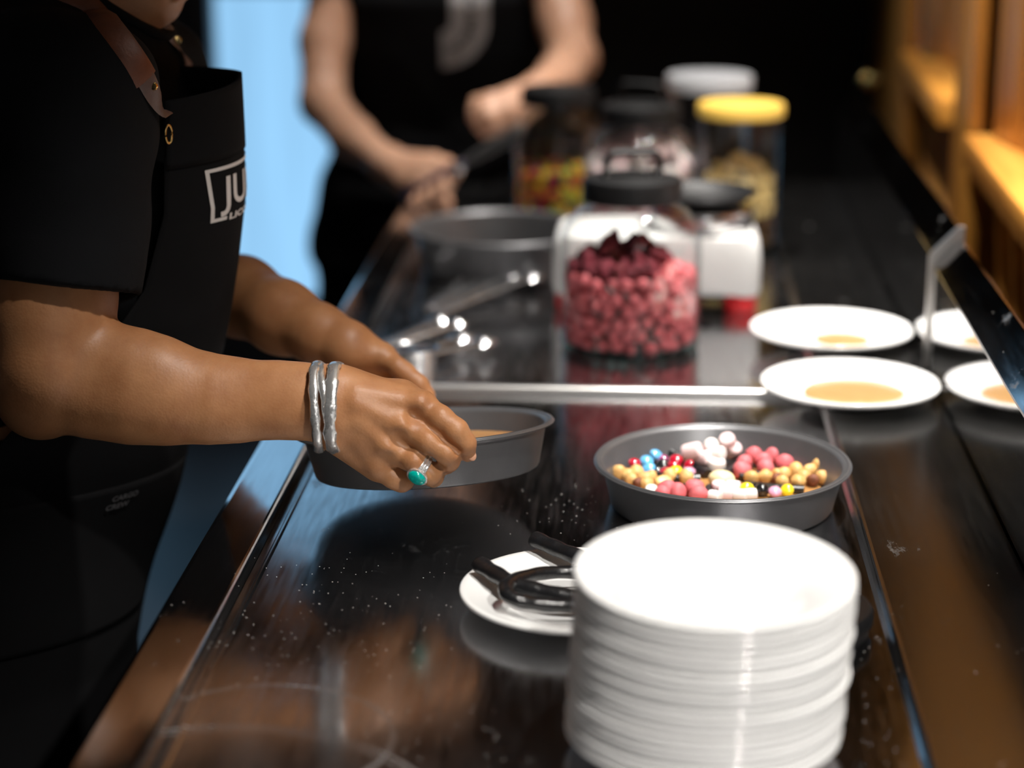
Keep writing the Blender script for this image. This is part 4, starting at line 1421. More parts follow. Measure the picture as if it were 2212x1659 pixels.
        if parent is not None:
            ob.parent = parent
            ob.matrix_parent_inverse = Matrix.Translation(parent.location).inverted()
        return ob


def under(o, parent):
    o.parent = parent
    o.matrix_parent_inverse = Matrix.Translation(parent.location).inverted()
    return o


def add_head(b, c, f, s=1.0):
    """skull, jaw, nose, lips, ears; c the skull centre, f the facing direction (unit, may look down)"""
    c, f = np.array(c, float), np.array(f, float)
    f /= np.linalg.norm(f)
    sd = np.cross((0, 0, 1.0), f)
    sd /= np.linalg.norm(sd)
    u = np.cross(f, sd)
    Q = lambda a, l, h: c + f * a * s + sd * l * s + u * h * s
    yaw = math.atan2(f[1], f[0])
    pit = -math.asin(f[2])
    rot = (0, pit, yaw)
    b.ell(c, (0.096 * s, 0.075 * s, 0.100 * s), 0.02, rot=rot)
    b.ell(Q(0.030, 0, -0.050), (0.062 * s, 0.056 * s, 0.066 * s), 0.03, rot=rot)
    b.ell(Q(0.066, 0, -0.104), (0.022 * s, 0.026 * s, 0.020 * s), 0.030, rot=rot)
    for l in (-1, 1):
        b.cone(Q(0.012, l * 0.052, -0.078), Q(0.060, l * 0.020, -0.104), 0.016 * s, 0.014 * s, 0.02)
        b.ell(Q(0.084, l * 0.030, -0.010), (0.014 * s, 0.017 * s, 0.012 * s), 0.014, 's', rot)
        b.ell(Q(0.074, l * 0.036, -0.042), (0.018 * s, 0.020 * s, 0.018 * s), 0.02, rot=rot)
        b.ell(Q(-0.004, l * 0.077, -0.022), (0.018 * s, 0.008 * s, 0.030 * s), 0.006, rot=rot)
        b.ell(Q(0.002, l * 0.084, -0.022), (0.008 * s, 0.004 * s, 0.016 * s), 0.004, 's', rot)
        b.ell(Q(0.100, l * 0.010, -0.050), (0.009 * s, 0.008 * s, 0.007 * s), 0.006, rot=rot)
        b.cone(Q(0.090, l * 0.012, 0.010), Q(0.082, l * 0.044, 0.008), 0.006 * s, 0.005 * s, 0.010)
    b.cone(Q(0.088, 0, -0.002), Q(0.108, 0, -0.044), 0.007 * s, 0.010 * s, 0.010)
    b.cone(Q(0.088, -0.018, -0.073), Q(0.088, 0.018, -0.073), 0.0055 * s, 0.0055 * s, 0.006)
    b.cone(Q(0.086, -0.015, -0.083), Q(0.086, 0.015, -0.083), 0.0065 * s, 0.0065 * s, 0.006)
    return Q


def eyes_and_hair(root, Q, s, hair_len=0.0, bun=True):
    for l in (-1, 1):
        bm = bmesh.new()
        bmesh.ops.create_uvsphere(bm, u_segments=20, v_segments=12, radius=0.0118 * s)
        e = bm_obj('eye', bm, M['eye_white'], None, True)
        e.location = Q(0.0715, l * 0.031, -0.010)
        under(e, root)
        bm = bmesh.new()
        bmesh.ops.create_uvsphere(bm, u_segments=14, v_segments=8, radius=0.0060 * s)
        i_ = bm_obj('iris', bm, M['iris'], e, True)
        i_.matrix_parent_inverse = Matrix.Identity(4)
        i_.location = Vector(Q(0.0775, l * 0.031, -0.0145)) - Vector(Q(0.0715, l * 0.031, -0.010))
    h = Body()
    h.ell(Q(-0.014, 0, 0.016), (0.098 * s, 0.084 * s, 0.100 * s), 0.01)
    h.ell(Q(-0.050, 0, -0.040), (0.062 * s, 0.074 * s, 0.070 * s), 0.02)
    if bun:
        h.ell(Q(-0.118, 0, 0.010), (0.036 * s, 0.038 * s, 0.036 * s), 0.008)
    h.ell(Q(0.084, 0, -0.034), (0.072 * s, 0.078 * s, 0.074 * s), 0.012, 's')
    h.disp = lambda q: 0.0012 * np.sin(220 * q[:, 1] + 40 * q[:, 2]) + 0.0015 * np.sin(160 * q[:, 0] + 60 * q[:, 2])
    h.mesh('hair', M['hair'], 0.005, root)


# ================================================================== the person at the near side
A1 = thing('person', 'person in black shirt and bibbed black apron tilting a grey cake pan', 'person', (-0.62, 2.0861, 0.0))
F1 = (0.985, -0.17)
b = Body()
# head, neck and trunk
HC = np.array((-0.502, 2.0911, 1.488))
Q1 = add_head(b, HC, (0.93, -0.10, -0.36), 0.98)
b.cone((-0.545, 2.0881, 1.325), (-0.520, 2.0911, 1.44), 0.055, 0.050, 0.02)
b.cone((-0.545, 2.0881, 1.335), (-0.57, 1.9561, 1.305), 0.050, 0.050, 0.03)
b.cone((-0.545, 2.0881, 1.335), (-0.53, 2.2261, 1.290), 0.050, 0.050, 0.03)
TR1 = [(0.74, -0.665, 2.0911, 0.115, 0.165), (0.86, -0.628, 2.0891, 0.120, 0.165), (0.98, -0.582, 2.0861, 0.108, 0.140), (1.10, -0.558, 2.0861, 0.112, 0.148), (1.19, -0.548, 2.0861, 0.108, 0.150), (1.27, -0.555, 2.0861, 0.080, 0.140), (1.325, -0.555, 2.0861, 0.05, 0.075)]
b.loft(TR1, F1, 0.03)
# near arm (its own right arm), elbow bent, forearm level over the rim
SH = np.array((-0.5351, 1.9256, 1.2991))
EL = np.array((-0.5397, 1.8422, 1.0524))
WR = np.array((-0.2779, 1.8347, 1.0390))
b.cone(SH, (-0.5313, 1.8593, 1.1291), 0.054, 0.0500, 0.03)
b.cone((-0.5313, 1.8593, 1.1291), (-0.5287, 1.8272, 1.0680), 0.0500, 0.0470, 0.03)
b.cone((-0.5373, 1.8422, 1.1072), (-0.5432, 1.8315, 1.0448), 0.036, 0.030, 0.035)
b.ell((-0.5452, 1.8422, 1.0321), (0.030, 0.028, 0.026), 0.03)
nf = np.array((0.0, -0.93, 0.36))
fl = (nf, 0.80)
FA = [((-0.5293, 1.8383, 1.0650), 0.0455, 0.84), ((-0.4898, 1.8351, 1.0552), 0.0490, 0.84), ((-0.4541, 1.8322, 1.0514), 0.0490, 0.84), ((-0.4219, 1.8296, 1.0471), 0.0440, 0.84), ((-0.3842, 1.8266, 1.0438), 0.0385, 0.70), ((-0.3568, 1.8243, 1.0436), 0.0352, 0.70), ((-0.3227, 1.8215, 1.0454), 0.0330, 0.70), ((-0.2972, 1.8194, 1.0452), 0.0318, 0.70), ((-0.2711, 1.8173, 1.0415), 0.0328, 0.70)]
for (pa_, ra_, fa_), (pb_, rb_, _f) in zip(FA, FA[1:]):
    b.cone(pa_, pb_, ra_, rb_, 0.012, flat=(nf, fa_))
# brachioradialis bulge by the crook of the elbow
b.cone((-0.4867, 1.8358, 1.0772), (-0.4369, 1.8294, 1.0690), 0.030, 0.026, 0.02)
# hand: palm of four metacarpals, tendons, knuckles
MC = {'i': ((-0.1925, 1.8171, 1.0438), .0120), 'm': ((-0.2062, 1.8080, 1.0265), .0125), 'r': ((-0.2188, 1.8069, 1.0059), .0118), 'p': ((-0.2309, 1.8144, 0.9863), .0108)}
WB = {'i': (-0.2686, 1.8144, 1.0604), 'm': (-0.2671, 1.8080, 1.0494), 'r': (-0.2675, 1.8080, 1.0348), 'p': (-0.2679, 1.8144, 1.0182)}
for kk in 'imrp':
    c_, r_ = MC[kk]
    b.cone(WB[kk], c_, 0.0165, r_ + 0.0015, 0.014, flat=(nf, 0.85))
# hollow side of the palm and thumb base fill the hand's thickness
b.cone((-0.2659, 1.8315, 1.0279), (-0.2203, 1.8336, 1.0063), 0.020, 0.018, 0.016)
b.cone((-0.2636, 1.8272, 1.0096), (-0.2358, 1.8272, 0.9861), 0.017, 0.014, 0.014)
b.cone((-0.2674, 1.8315, 1.0539), (-0.2124, 1.8358, 1.0468), 0.0190, 0.0125, 0.016)
b.cone((-0.2124, 1.8358, 1.0468), (-0.1958, 1.8251, 1.0397), 0.0125, 0.0115, 0.012)
# tendons on the back of the hand
for pa_, pb_, rt_ in (((-0.2488, 1.8021, 1.0591), (-0.1960, 1.8080, 1.0481), .0028), ((-0.2490, 1.7967, 1.0504), (-0.2083, 1.7978, 1.0312), .0030), ((-0.2461, 1.7967, 1.0342), (-0.2201, 1.7973, 1.0105), .0028), ((-0.2471, 1.8015, 1.0156), (-0.2330, 1.8053, 0.9913), .0026)):
    b.cone(pa_, pb_, rt_, rt_, 0.013)
for pa_, r_ in (((-0.1927, 1.8080, 1.0482), .0088), ((-0.2064, 1.7989, 1.0296), .0090), ((-0.2195, 1.7983, 1.0085), .0085), ((-0.2311, 1.8064, 0.9893), .0075)):
    b.ell(pa_, (r_, r_, r_), 0.010)
# veins
b.chain([(-0.2407, 1.8015, 1.0457), (-0.2302, 1.7983, 1.0362), (-0.2206, 1.7973, 1.0311), (-0.2125, 1.7973, 1.0201)], [.0020] * 4, 0.006)
# dimples between the knuckles
for pa_ in ((-0.1959, 1.7983, 1.0377), (-0.2085, 1.7908, 1.0196), (-0.2204, 1.7908, 0.9996)):
    b.ell(pa_, (0.006, 0.006, 0.006), 0.010, 's')
KF = 0.0045
ARM1 = b
b.chain([MC['i'][0], (-0.1744, 1.8048, 1.0362), (-0.1601, 1.8005, 1.0261), (-0.1524, 1.8021, 1.0142), (-0.1504, 1.8064, 1.0026)], [.0122, .0108, .0105, .0094, .0072], KF, joint=0.004)
b.chain([MC['m'][0], (-0.1849, 1.7962, 1.0171), (-0.1688, 1.7951, 1.0070), (-0.1672, 1.8037, 0.9966), (-0.1699, 1.8144, 0.9888)], [.0125, .0106, .0104, .0092, .0078], KF, joint=0.004)
b.chain([MC['r'][0], (-0.1986, 1.7989, 0.9962), (-0.1840, 1.8005, 0.9856), (-0.1822, 1.8112, 0.9791), (-0.1848, 1.8208, 0.9768)], [.0118, .0104, .0100, .0088, .0075], KF, joint=0.004)
b.ell((-0.1968, 1.7941, 0.9995), (0.0090, 0.0088, 0.0085), 0.006)
b.chain([MC['p'][0], (-0.2180, 1.8101, 0.9779), (-0.2106, 1.8112, 0.9738), (-0.2091, 1.8197, 0.9714), (-0.2074, 1.8272, 0.9708)], [.0108, .0095, .0090, .0080, .0070], KF, joint=0.004)
# creases where the fingers meet
b.chain([(-0.1837, 1.7946, 1.0304), (-0.1718, 1.7930, 1.0209), (-0.1595, 1.7930, 1.0096)], [.0024, .0032, .0042], 0.003, 's')
b.chain([(-0.1920, 1.7887, 1.0094), (-0.1839, 1.7892, 1.0034), (-0.1745, 1.7930, 0.9938)], [.0026, .0034, .0042], 0.003, 's')
b.chain([(-0.2108, 1.7930, 0.9931), (-0.2053, 1.7951, 0.9865), (-0.2009, 1.7994, 0.9800)], [.0030, .0034, .0034], 0.004, 's')
# thumb: leaves the side of the palm and closes over the rim from inside
b.chain([(-0.2553, 1.8486, 1.0398), (-0.2238, 1.8593, 1.0258), (-0.2042, 1.8615, 1.0141), (-0.1888, 1.8556, 1.0055)], [.0165, .0120, .0105, .0082], 0.010, joint=0.004)
# far arm (its own left arm)
SL = np.array((-0.5283, 2.2466, 1.2671))
b.cone(SL, (-0.5019, 2.3215, 1.0433), 0.050, 0.043, 0.03)
FB = [((-0.5019, 2.3215, 1.0433), .042), ((-0.4229, 2.1824, 1.0554), .0410), ((-0.3678, 2.1182, 1.0486), .0365), ((-0.3247, 2.0861, 1.0396), .0285), ((-0.2942, 2.0701, 1.0316), .0245)]
for (pa_, ra_), (pb_, rb_) in zip(FB, FB[1:]):
    b.cone(pa_, pb_, ra_, rb_, 0.015)
lw = (-0.2942, 2.0701, 1.0316)
for e_, r_ in (((-0.2593, 2.0754, 1.0220), .0120), ((-0.2617, 2.0861, 1.0114), .0125), ((-0.2654, 2.0915, 1.0011), .0120), ((-0.2703, 2.0915, 0.9921), .0110)):
    b.cone(lw, e_, 0.018, r_, 0.014)
b.cone((-0.2942, 2.0754, 1.0205), (-0.2647, 2.0754, 1.0103), 0.020, 0.014, 0.015)
b.chain([(-0.2861, 2.0615, 1.0262), (-0.2586, 2.0626, 1.0235), (-0.2333, 2.0519, 1.0094), (-0.2194, 2.0476, 0.9992), (-0.2095, 2.0455, 0.9889)], [.0150, .0112, .0100, .0092, .0070], 0.008, joint=0.004)
b.ell((-0.2415, 2.0508, 1.0163), (0.0088, 0.0088, 0.0088), 0.006)
for (m_, p_, t_) in (((-0.2593, 2.0754, 1.0220), (-0.2397, 2.0754, 1.0058), (-0.2327, 2.0615, 0.9913)), ((-0.2617, 2.0861, 1.0114), (-0.2441, 2.0882, 0.9935), (-0.2378, 2.0722, 0.9814)), ((-0.2654, 2.0915, 1.0011), (-0.2506, 2.0936, 0.9840), (-0.2439, 2.0754, 0.9735)), ((-0.2703, 2.0915, 0.9921), (-0.2581, 2.0915, 0.9776), (-0.2522, 2.0722, 0.9694))):
    b.chain([m_, p_, t_], [.0112, .0098, .0078], KF, joint=0.004)
body1 = b.mesh('body', M['skin1'], 0.0020, A1)
eyes_and_hair(A1, Q1, 0.98)
# finger nails on the index finger and the far thumb
for (q, rot, nm) in (((-0.1472, 1.8026, 1.0034), (R(70), R(-20), R(35)), 'nail'), ((-0.2126, 2.0717, 0.9849), (R(60), R(25), 0), 'nail')):
    bm = bmesh.new()
    bmesh.ops.create_uvsphere(bm, u_segments=16, v_segments=10, radius=1.0)
    for v in bm.verts:
        v.co = Vector((v.co.x * 0.0046, v.co.y * 0.0062, v.co.z * 0.0016))
    o = bm_obj(nm, bm, M['nail'], None, True)
    o.location, o.rotation_euler = q, rot
    under(o, A1)

from mathutils.bvhtree import BVHTree
# shirt
s = Body()
SHIRT_TR = [(z, x, y, rf - (0.014 if z < 1.0 else 0), rs - (0.012 if z < 1.0 else 0)) for z, x, y, rf, rs in TR1 if z > 0.8]
s.loft([(0.80, -0.645, 2.0911, 0.110, 0.155)] + SHIRT_TR, F1, 0.03, grow=0.014)
s.cone((-0.548, 2.0881, 1.335), (-0.575, 1.9461, 1.312), 0.062, 0.064, 0.04)
s.cone((-0.548, 2.0881, 1.335), (-0.535, 2.2361, 1.288), 0.060, 0.060, 0.04)
s.cone((-0.60, 2.0861, 1.30), (-0.61, 2.0861, 1.15), 0.10, 0.10, 0.05)
HM = np.array((-0.5246, 1.8636, 1.1326))
s.cone((-0.5191, 1.9310, 1.3027), HM, 0.076, 0.0715, 0.03, cap=True)
d_ = (HM - np.array((-0.5191, 1.9310, 1.3027)))
d_ /= np.linalg.norm(d_)
s.cone(HM - d_ * 0.027, HM, 0.0732, 0.0732, 0.001, cap=True)
HL = np.array((-0.5188, 2.3001, 1.1319))
s.cone(SL, HL, 0.070, 0.066, 0.03, cap=True)
s.cone(HM - d_ * 0.03, HM + d_ * 0.05, 0.0610, 0.0625, 0.001, 's')
dl = (HL - SL) / np.linalg.norm(HL - SL)
s.cone(HL - dl * 0.01, HL + dl * 0.05, 0.0560, 0.0565, 0.001, 's')
s.cone((-0.545, 2.0881, 1.318), (-0.500, 2.0911, 1.47), 0.0585, 0.064, 0.004, 's')


def fold1(q):
    x, y, z = q[:, 0], q[:, 1], q[:, 2]
    w = 0.0028 * np.sin(46 * (z + 0.55 * x) + 2.2 * np.sin(14 * y + 9 * x)) * np.clip(np.sin(7 * x + 11 * z + 3 * y), 0, 1)
    return w + 0.0018 * np.sin(70 * (0.8 * z - 0.5 * x) + 2 * np.sin(20 * z))


s.disp = fold1
sh1 = s.mesh('shirt', M['shirt'], 0.0040, A1)
# trousers and shoes
t_ = Body()
t_.loft([(0.70, -0.675, 2.0911, 0.120, 0.172), (0.80, -0.655, 2.0911, 0.116, 0.162), (0.90, -0.615, 2.0891, 0.106, 0.146), (0.95, -0.60, 2.0881, 0.100, 0.138)], F1, 0.03, grow=0.002)
for sy in (-1, 1):
    t_.chain([(-0.675, 2.0911 + sy * 0.088, 0.74), (-0.655, 2.0911 + sy * 0.098, 0.46), (-0.69, 2.0911 + sy * 0.105, 0.085)], [0.098, 0.070, 0.056], 0.03)
t_.disp = lambda q: 0.003 * np.sin(50 * q[:, 2] + 3 * np.sin(12 * q[:, 0]))
t_.mesh('trousers', M['trousers'], 0.008, A1)
for sy in (-1, 1):
    sh = Body()
    y_ = 2.0911 + sy * 0.108
    sh.cone((-0.71, y_, 0.045), (-0.58, y_ - 0.012, 0.034), 0.040, 0.032, 0.02)
    sh.cone((-0.69, y_, 0.05), (-0.69, y_, 0.10), 0.042, 0.044, 0.02)
    sh.ell((-0.64, y_, -0.05), (0.3, 0.2, 0.0505), 0.004, 's')
    sh.mesh('shoe', M['black_plastic'], 0.006, A1)

# apron: bib and skirt in one wrapped sheet
AZ = [1.297, 1.25, 1.19, 1.12, 1.06, 1.00, 0.92, 0.80, 0.70, 0.45]
AX = [-0.3935, -0.3925, -0.3920, -0.4020, -0.4130, -0.4270, -0.4640, -0.5010, -0.5300, -0.545]
AW = [0.104, 0.108, 0.112, 0.124, 0.152, 0.184, 0.198, 0.206, 0.210, 0.215]
AD = [0.076, 0.078, 0.082, 0.094, 0.130, 0.165, 0.168, 0.168, 0.165, 0.160]
az = AZ[::-1]


def apron_pt(u, z, out=0.0):
    x, w, d = (float(np.interp(z, az, a[::-1])) for a in (AX, AW, AD))
    yc = 2.0861 - 0.02
    px_, py_ = x - d * abs(u) ** 2.2 - 0.22 * w * u * min(1, max(0, (z - 0.98) * 10)), yc + w * u
    wob = 0.003 * math.sin(30 * z + 4 * u) * min(1, max(0, (1.05 - z) * 6))
    # outward direction of the sheet in the plan
    tx, ty = -d * 2.2 * abs(u) ** 1.2 * (1 if u > 0 else -1), w
    l = math.hypot(tx, ty)
    nx_, ny_ = ty / l, -tx / l
    return Vector((px_ + (out + wob) * nx_, py_ + (out + wob) * ny_, z + (0.010 * (1 - abs(u)) if z > 1.2 else 0.0) * (z - 1.2) / 0.097 + 0.004 * u))


ap = grid_obj('apron', lambda u, v: apron_pt(u * 2 - 1, 1.297 - 0.847 * v), 61, 121, M['apron'], None, 0.0016)
under(ap, A1)
hb = grid_obj('bib_hem', lambda u, v: apron_pt((u * 2 - 1) * 0.995, 1.2975 - 0.064 * v, 0.0016), 61, 12, M['apron'], None, 0.0012)
under(hb, ap)
hb.matrix_parent_inverse = Matrix.Identity(4)
pk = grid_obj('front_pocket', lambda u, v: apron_pt(-0.97 + 0.90 * u, 0.918 - 0.16 * v, 0.0022), 24, 24, M['apron'], None, 0.0014)
pk.parent = ap


def text_mesh(txt, size, bold=0.0, width=None):
    """flat letters as triangles; returns (verts, faces) with the origin at the lower left"""
    cu = bpy.data.curves.new('letters', 'FONT')
    cu.body = txt
    cu.size = size
    cu.offset = bold
    cu.resolution_u = 4
    ob = bpy.data.objects.new('letters', cu)
    COL.objects.link(ob)
    dg = bpy.context.evaluated_depsgraph_get()
    me = bpy.data.meshes.new_from_object(ob.evaluated_get(dg))
    bpy.data.objects.remove(ob, do_unlink=True)
    bm = bmesh.new()
    bm.from_mesh(me)
    for _ in range(2):
        es = [e for e in bm.edges if e.calc_length() > size * 0.12]
        if es:
            bmesh.ops.subdivide_edges(bm, edges=es, cuts=1)
    bmesh.ops.triangulate(bm, faces=bm.faces)
    vs = [v.co.copy() for v in bm.verts]
    bm.verts.index_update()
    fs = [[v.index for v in f.verts] for f in bm.faces]
    bm.free()
    x0, x1 = min(v.x for v in vs), max(v.x for v in vs)
    sc = (width / (x1 - x0)) if width else 1.0
    return [Vector(((v.x - x0) * sc, v.y, 0)) for v in vs], fs


def wrapped(name, items, fn, m, parent):
    """flat pieces laid on a curved sheet by fn(x, y)"""
    V_, F_ = [], []
    for vs, fs in items:
        o_ = len(V_)
        V_ += [fn(v.x, v.y) for v in vs]
        F_ += [[i + o_ for i in f] for f in fs]
    return mesh_obj(name, V_, F_, m, parent, False)


def quad_strip(x0, y0, x1, y1, wd, n=14):
    a, b_ = Vector((x0, y0, 0)), Vector((x1, y1, 0))
    d = (b_ - a).normalized()
    nn = Vector((-d.y, d.x, 0)) * wd / 2
    vs, fs = [], []
    for i in range(n + 1):
        p = a + (b_ - a) * i / n
        vs += [p - nn, p + nn]
    for i in range(n):
        fs.append((2 * i, 2 * i + 2, 2 * i + 3, 2 * i + 1))
    return vs, fs


def shift(item, dx, dy):
    return [v + Vector((dx, dy, 0)) for v in item[0]], item[1]


# printed mark on the bib: open frame, five letters, small line below
U0 = -0.74
def bibmap(x, y):
    return apron_pt(U0 + x / 0.108, 1.180 + y, 0.0016)


LW = 0.150
items = [quad_strip(0.0, 0.045, LW, 0.045, 0.0034, 30), quad_strip(0.0015, 0.0465, 0.0085, -0.0045, 0.0036), quad_strip(LW - 0.0015, 0.0465, LW - 0.0085, -0.0045, 0.0036),
         quad_strip(0.0070, -0.003, 0.024, -0.003, 0.0034, 6), quad_strip(LW - 0.024, -0.003, LW - 0.0070, -0.003, 0.0034, 6)]
items.append(shift(text_mesh('JUNEE', 0.0395, 0.0007, 0.118), 0.0155, 0.0090))
items.append(shift(text_mesh('LICORICE', 0.0085, 0.0003, 0.074), 0.0275, -0.0055))
lg = wrapped('printed_logo', items, bibmap, M['print_white'], ap)
lg['label'] = 'white printed frame with block letters on the bib'
items = [shift(text_mesh('CARGO', 0.0075, 0.0002, 0.0215), 0.003, 0.0085), shift(text_mesh('CREW', 0.0075, 0.0002, 0.0185), 0.0, 0)]
lt_ = wrapped('pocket_label', items, lambda x, y: apron_pt(-0.575 + x / 0.186, 0.8945 + y, 0.0048), mat('faded_grey_print', (0.10, 0.098, 0.104), 0.8), ap)
# neck straps: brown leather over the shoulder, tab and brass ring at the bib corner
_bm = bmesh.new()
_bm.from_mesh(sh1.data)
_tree1 = BVHTree.FromBMesh(_bm)


def on_shirt(p, lift=0.004):
    """the place on the shirt front before p, lifted off the cloth"""
    o_ = Vector((0, 0.2, 1.60))
    q_, n_ = _tree1.ray_cast(o_, (Vector(p) - o_).normalized())[:2]
    if q_ is None:
        q_, n_ = _tree1.find_nearest(Vector(p))[:2]
    if n_.dot(o_ - q_) < 0:
        n_ = -n_
    return q_ + n_ * lift


ax0, ax1 = Vector((-0.545, 2.0881, 1.318)), Vector((-0.500, 2.0911, 1.47))
axn = (ax1 - ax0).normalized()
e1 = axn.orthogonal().normalized()
e2 = axn.cross(e1)
ring = []
for k in range(40):
    a_ = 2 * PI * k / 40
    h_ = _tree1.ray_cast(ax1 + axn * 0.1 + (e1 * math.cos(a_) + e2 * math.sin(a_)) * 0.0665, -axn)[0]
    if h_ is not None:
        ring.append(h_ + axn * 0.001)
zs_ = [p for p in ring]
ring = [(zs_[i - 2] + zs_[i - 1] + zs_[i] + zs_[(i + 1) % len(zs_)] + zs_[(i + 2) % len(zs_)]) / 5 for i in range(len(zs_))]
under(tube('collar', ring, 0.0085, M['shirt'], None, 10, True, 0.7, up=axn), A1)


def strap(name, pts, w, m, parent, n=6):
    pts = [on_shirt(p) for p in smooth_path(pts, n)]
    o = tube(name, pts, w, m, None, 10, flat=0.16, up=(0.3, -0.8, 0.5))
    return under(o, parent)


st = strap('neck_strap', [(-0.572, 2.0061, 1.392), (-0.5231, 1.9984, 1.3733), (-0.5008, 1.9791, 1.3530), (-0.4797, 1.9599, 1.3322), (-0.4632, 1.9470, 1.3134)], 0.0125, M['leather'], A1)
tb = strap('strap_tab', [(-0.4639, 1.9417, 1.3188), (-0.4544, 1.9385, 1.3022), (-0.4488, 1.9417, 1.2903), (-0.4447, 1.9449, 1.2813)], 0.0095, M['leather_dark'], A1)
rg = tube('strap_ring', [Vector((-0.4403, 1.9492, 1.2643)) + Vector((0.004 * math.cos(a) * 0.6, 0.003 * math.cos(a), 0.0085 * math.sin(a))) for a in [2 * PI * k / 24 for k in range(24)]], 0.0013, M['brass'], None, 8, True)
under(rg, A1)
st2 = strap('neck_strap', [(-0.5017, 2.1717, 1.3482), (-0.4930, 2.1770, 1.3326), (-0.4825, 2.1824, 1.3132), (-0.4716, 2.1824, 1.2952)], 0.0070, M['leather_dark'], A1)
rv = lathe('strap_rivet', [(0, 0), (0.004, 0), (0.003, 0.002), (0, 0.0025)], M['brass'], None, 16)
rv.location = on_shirt((-0.4543, 1.9321, 1.3103), 0.006)
rv.rotation_euler = (R(90), 0, 0)
under(rv, A1)
rv2 = lathe('strap_rivet', [(0, 0), (0.005, 0), (0.004, 0.002), (0, 0.0025)], M['brass'], None, 16)
rv2.location = on_shirt((-0.4852, 2.1749, 1.3235), 0.005)
rv2.rotation_euler = (R(90), 0, R(20))
under(rv2, A1)

# bangles and ring
def bangle(label, c, normal, r, w, seed, flat=0.55, sx=1.0):
    nrm = Vector(normal).normalized()
    q = nrm.to_track_quat('Z', 'Y')
    t = thing('bangle', label, 'bracelet', c, q.to_euler(), 'silver bangles')
    rr_ = random.Random(seed)
    pts = [(r * sx * math.cos(2 * PI * k / 72), r * math.sin(2 * PI * k / 72), 0.0012 * math.sin(4 * PI * k / 72 + seed)) for k in range(72)]
    rads = [w * (1 + 0.18 * math.sin(k * 0.9 + seed) * 0.5 + rr_.uniform(-0.10, 0.10)) for k in range(72)]
    vs, fs = tube_data(pts, rads, 10, True, 1.0)
    # flatten towards the arm: thin across the radius, wide along the arm
    out = []
    for i, v in enumerate(vs):
        p = Vector(pts[i // 10])
        d = v - p
        e = Vector((p.x, p.y, 0)).normalized()
        out.append(p + d - e * (d.dot(e) * (1 - flat)))
    mesh_obj('silver_band', out, fs, M['silver'], t)
    return t


BX = Vector((1, 0.02, -0.05))
bangle('silver bangle nearest the elbow, slightly apart from the others', (-0.2849, 1.8197, 1.0401), BX + Vector((0, 0, 0.080)), 0.0400, 0.0044, 1, 0.45, 0.92)
bangle('slim silver bangle in the middle, crossing the wide one', (-0.2760, 1.8187, 1.0393), BX + Vector((0, 0.06, 0.20)), 0.0400, 0.0036, 2, 0.5, 0.92)
bangle('widest hammered silver bangle, nearest the hand', (-0.2687, 1.8176, 1.0406), BX + Vector((0, -0.06, 0.070)), 0.0395, 0.0058, 3, 0.40, 0.92)
rc = Vector((-0.1921, 1.7994, 0.9914))
ax_ = (Vector((-0.1840, 1.8005, 0.9856)) - Vector((-0.1986, 1.7989, 0.9962))).normalized()
fr = thing('finger_ring', 'silver ring with an oval turquoise stone on the ring finger', 'ring', rc, ax_.to_track_quat('Z', 'Y').to_euler(), None)
for dz, rr_ in ((-0.0028, 0.0117), (0.0, 0.0119), (0.0028, 0.0117)):
    tube('silver_band', [(rr_ * math.cos(2 * PI * k / 40), rr_ * math.sin(2 * PI * k / 40), dz) for k in range(40)], 0.0016, M['silver'], fr, 8, True)
mi = fr.rotation_euler.to_matrix().inverted()
sd_ = Vector((-0.1942, 1.7839, 0.9856)) - rc
sl = mi @ sd_
sl.z = 0
sl = sl.normalized()
qs = sl.to_track_quat('Z', 'X')
be = lathe('stone_setting', [(0, -0.001), (0.0088, -0.001), (0.0098, 0.0005), (0.0098, 0.0028), (0.0086, 0.0034), (0, 0.003)], M['silver'], fr, 32)
be.location = sl * 0.0118
be.rotation_euler = qs.to_euler()
be.scale = (1.0, 0.80, 1.0)
bm = bmesh.new()
bmesh.ops.create_uvsphere(bm, u_segments=28, v_segments=14, radius=1)
for v in bm.verts:
    v.co = Vector((v.co.x * 0.0086, v.co.y * 0.0068, v.co.z * 0.0042))
so = bm_obj('turquoise_stone', bm, M['turquoise'], fr, True)
so.location = sl * 0.0150
so.rotation_euler = qs.to_euler()

# ================================================================== the person at the far end
A2 = thing('person', 'person in black shirt with a big grey letter print, standing at the far counter end', 'person', (-0.37, 4.0650, 0.0))
F2 = (0.06, -1.0)
b = Body()
Q2 = add_head(b, (-0.375, 4.000, 1.520), (0.06, -0.92, -0.38), 1.0)
b.cone((-0.37, 4.0650, 1.33), (-0.373, 4.0300, 1.49), 0.058, 0.052, 0.02)
b.cone((-0.37, 4.0650, 1.345), (-0.545, 4.0400, 1.285), 0.05, 0.052, 0.03)
b.cone((-0.37, 4.0650, 1.345), (-0.195, 4.0450, 1.290), 0.05, 0.052, 0.03)
TR2 = [(0.74, -0.42, 4.085, 0.12, 0.190), (0.88, -0.41, 4.075, 0.115, 0.180), (0.98, -0.392, 4.065, 0.098, 0.165), (1.10, -0.388, 4.055, 0.105, 0.182), (1.20, -0.386, 4.05, 0.110, 0.186), (1.28, -0.375, 4.06, 0.080, 0.155), (1.335, -0.37, 4.065, 0.05, 0.08)]
b.loft(TR2, F2, 0.03)
b.chain([(-0.565, 4.0400, 1.275), (-0.5946, 3.9583, 1.1251), (-0.5869, 3.8834, 1.0218), (-0.5172, 3.7657, 0.9742), (-0.4407, 3.6373, 0.9515)], [0.054, 0.044, 0.041, 0.0385, 0.0280], 0.02)
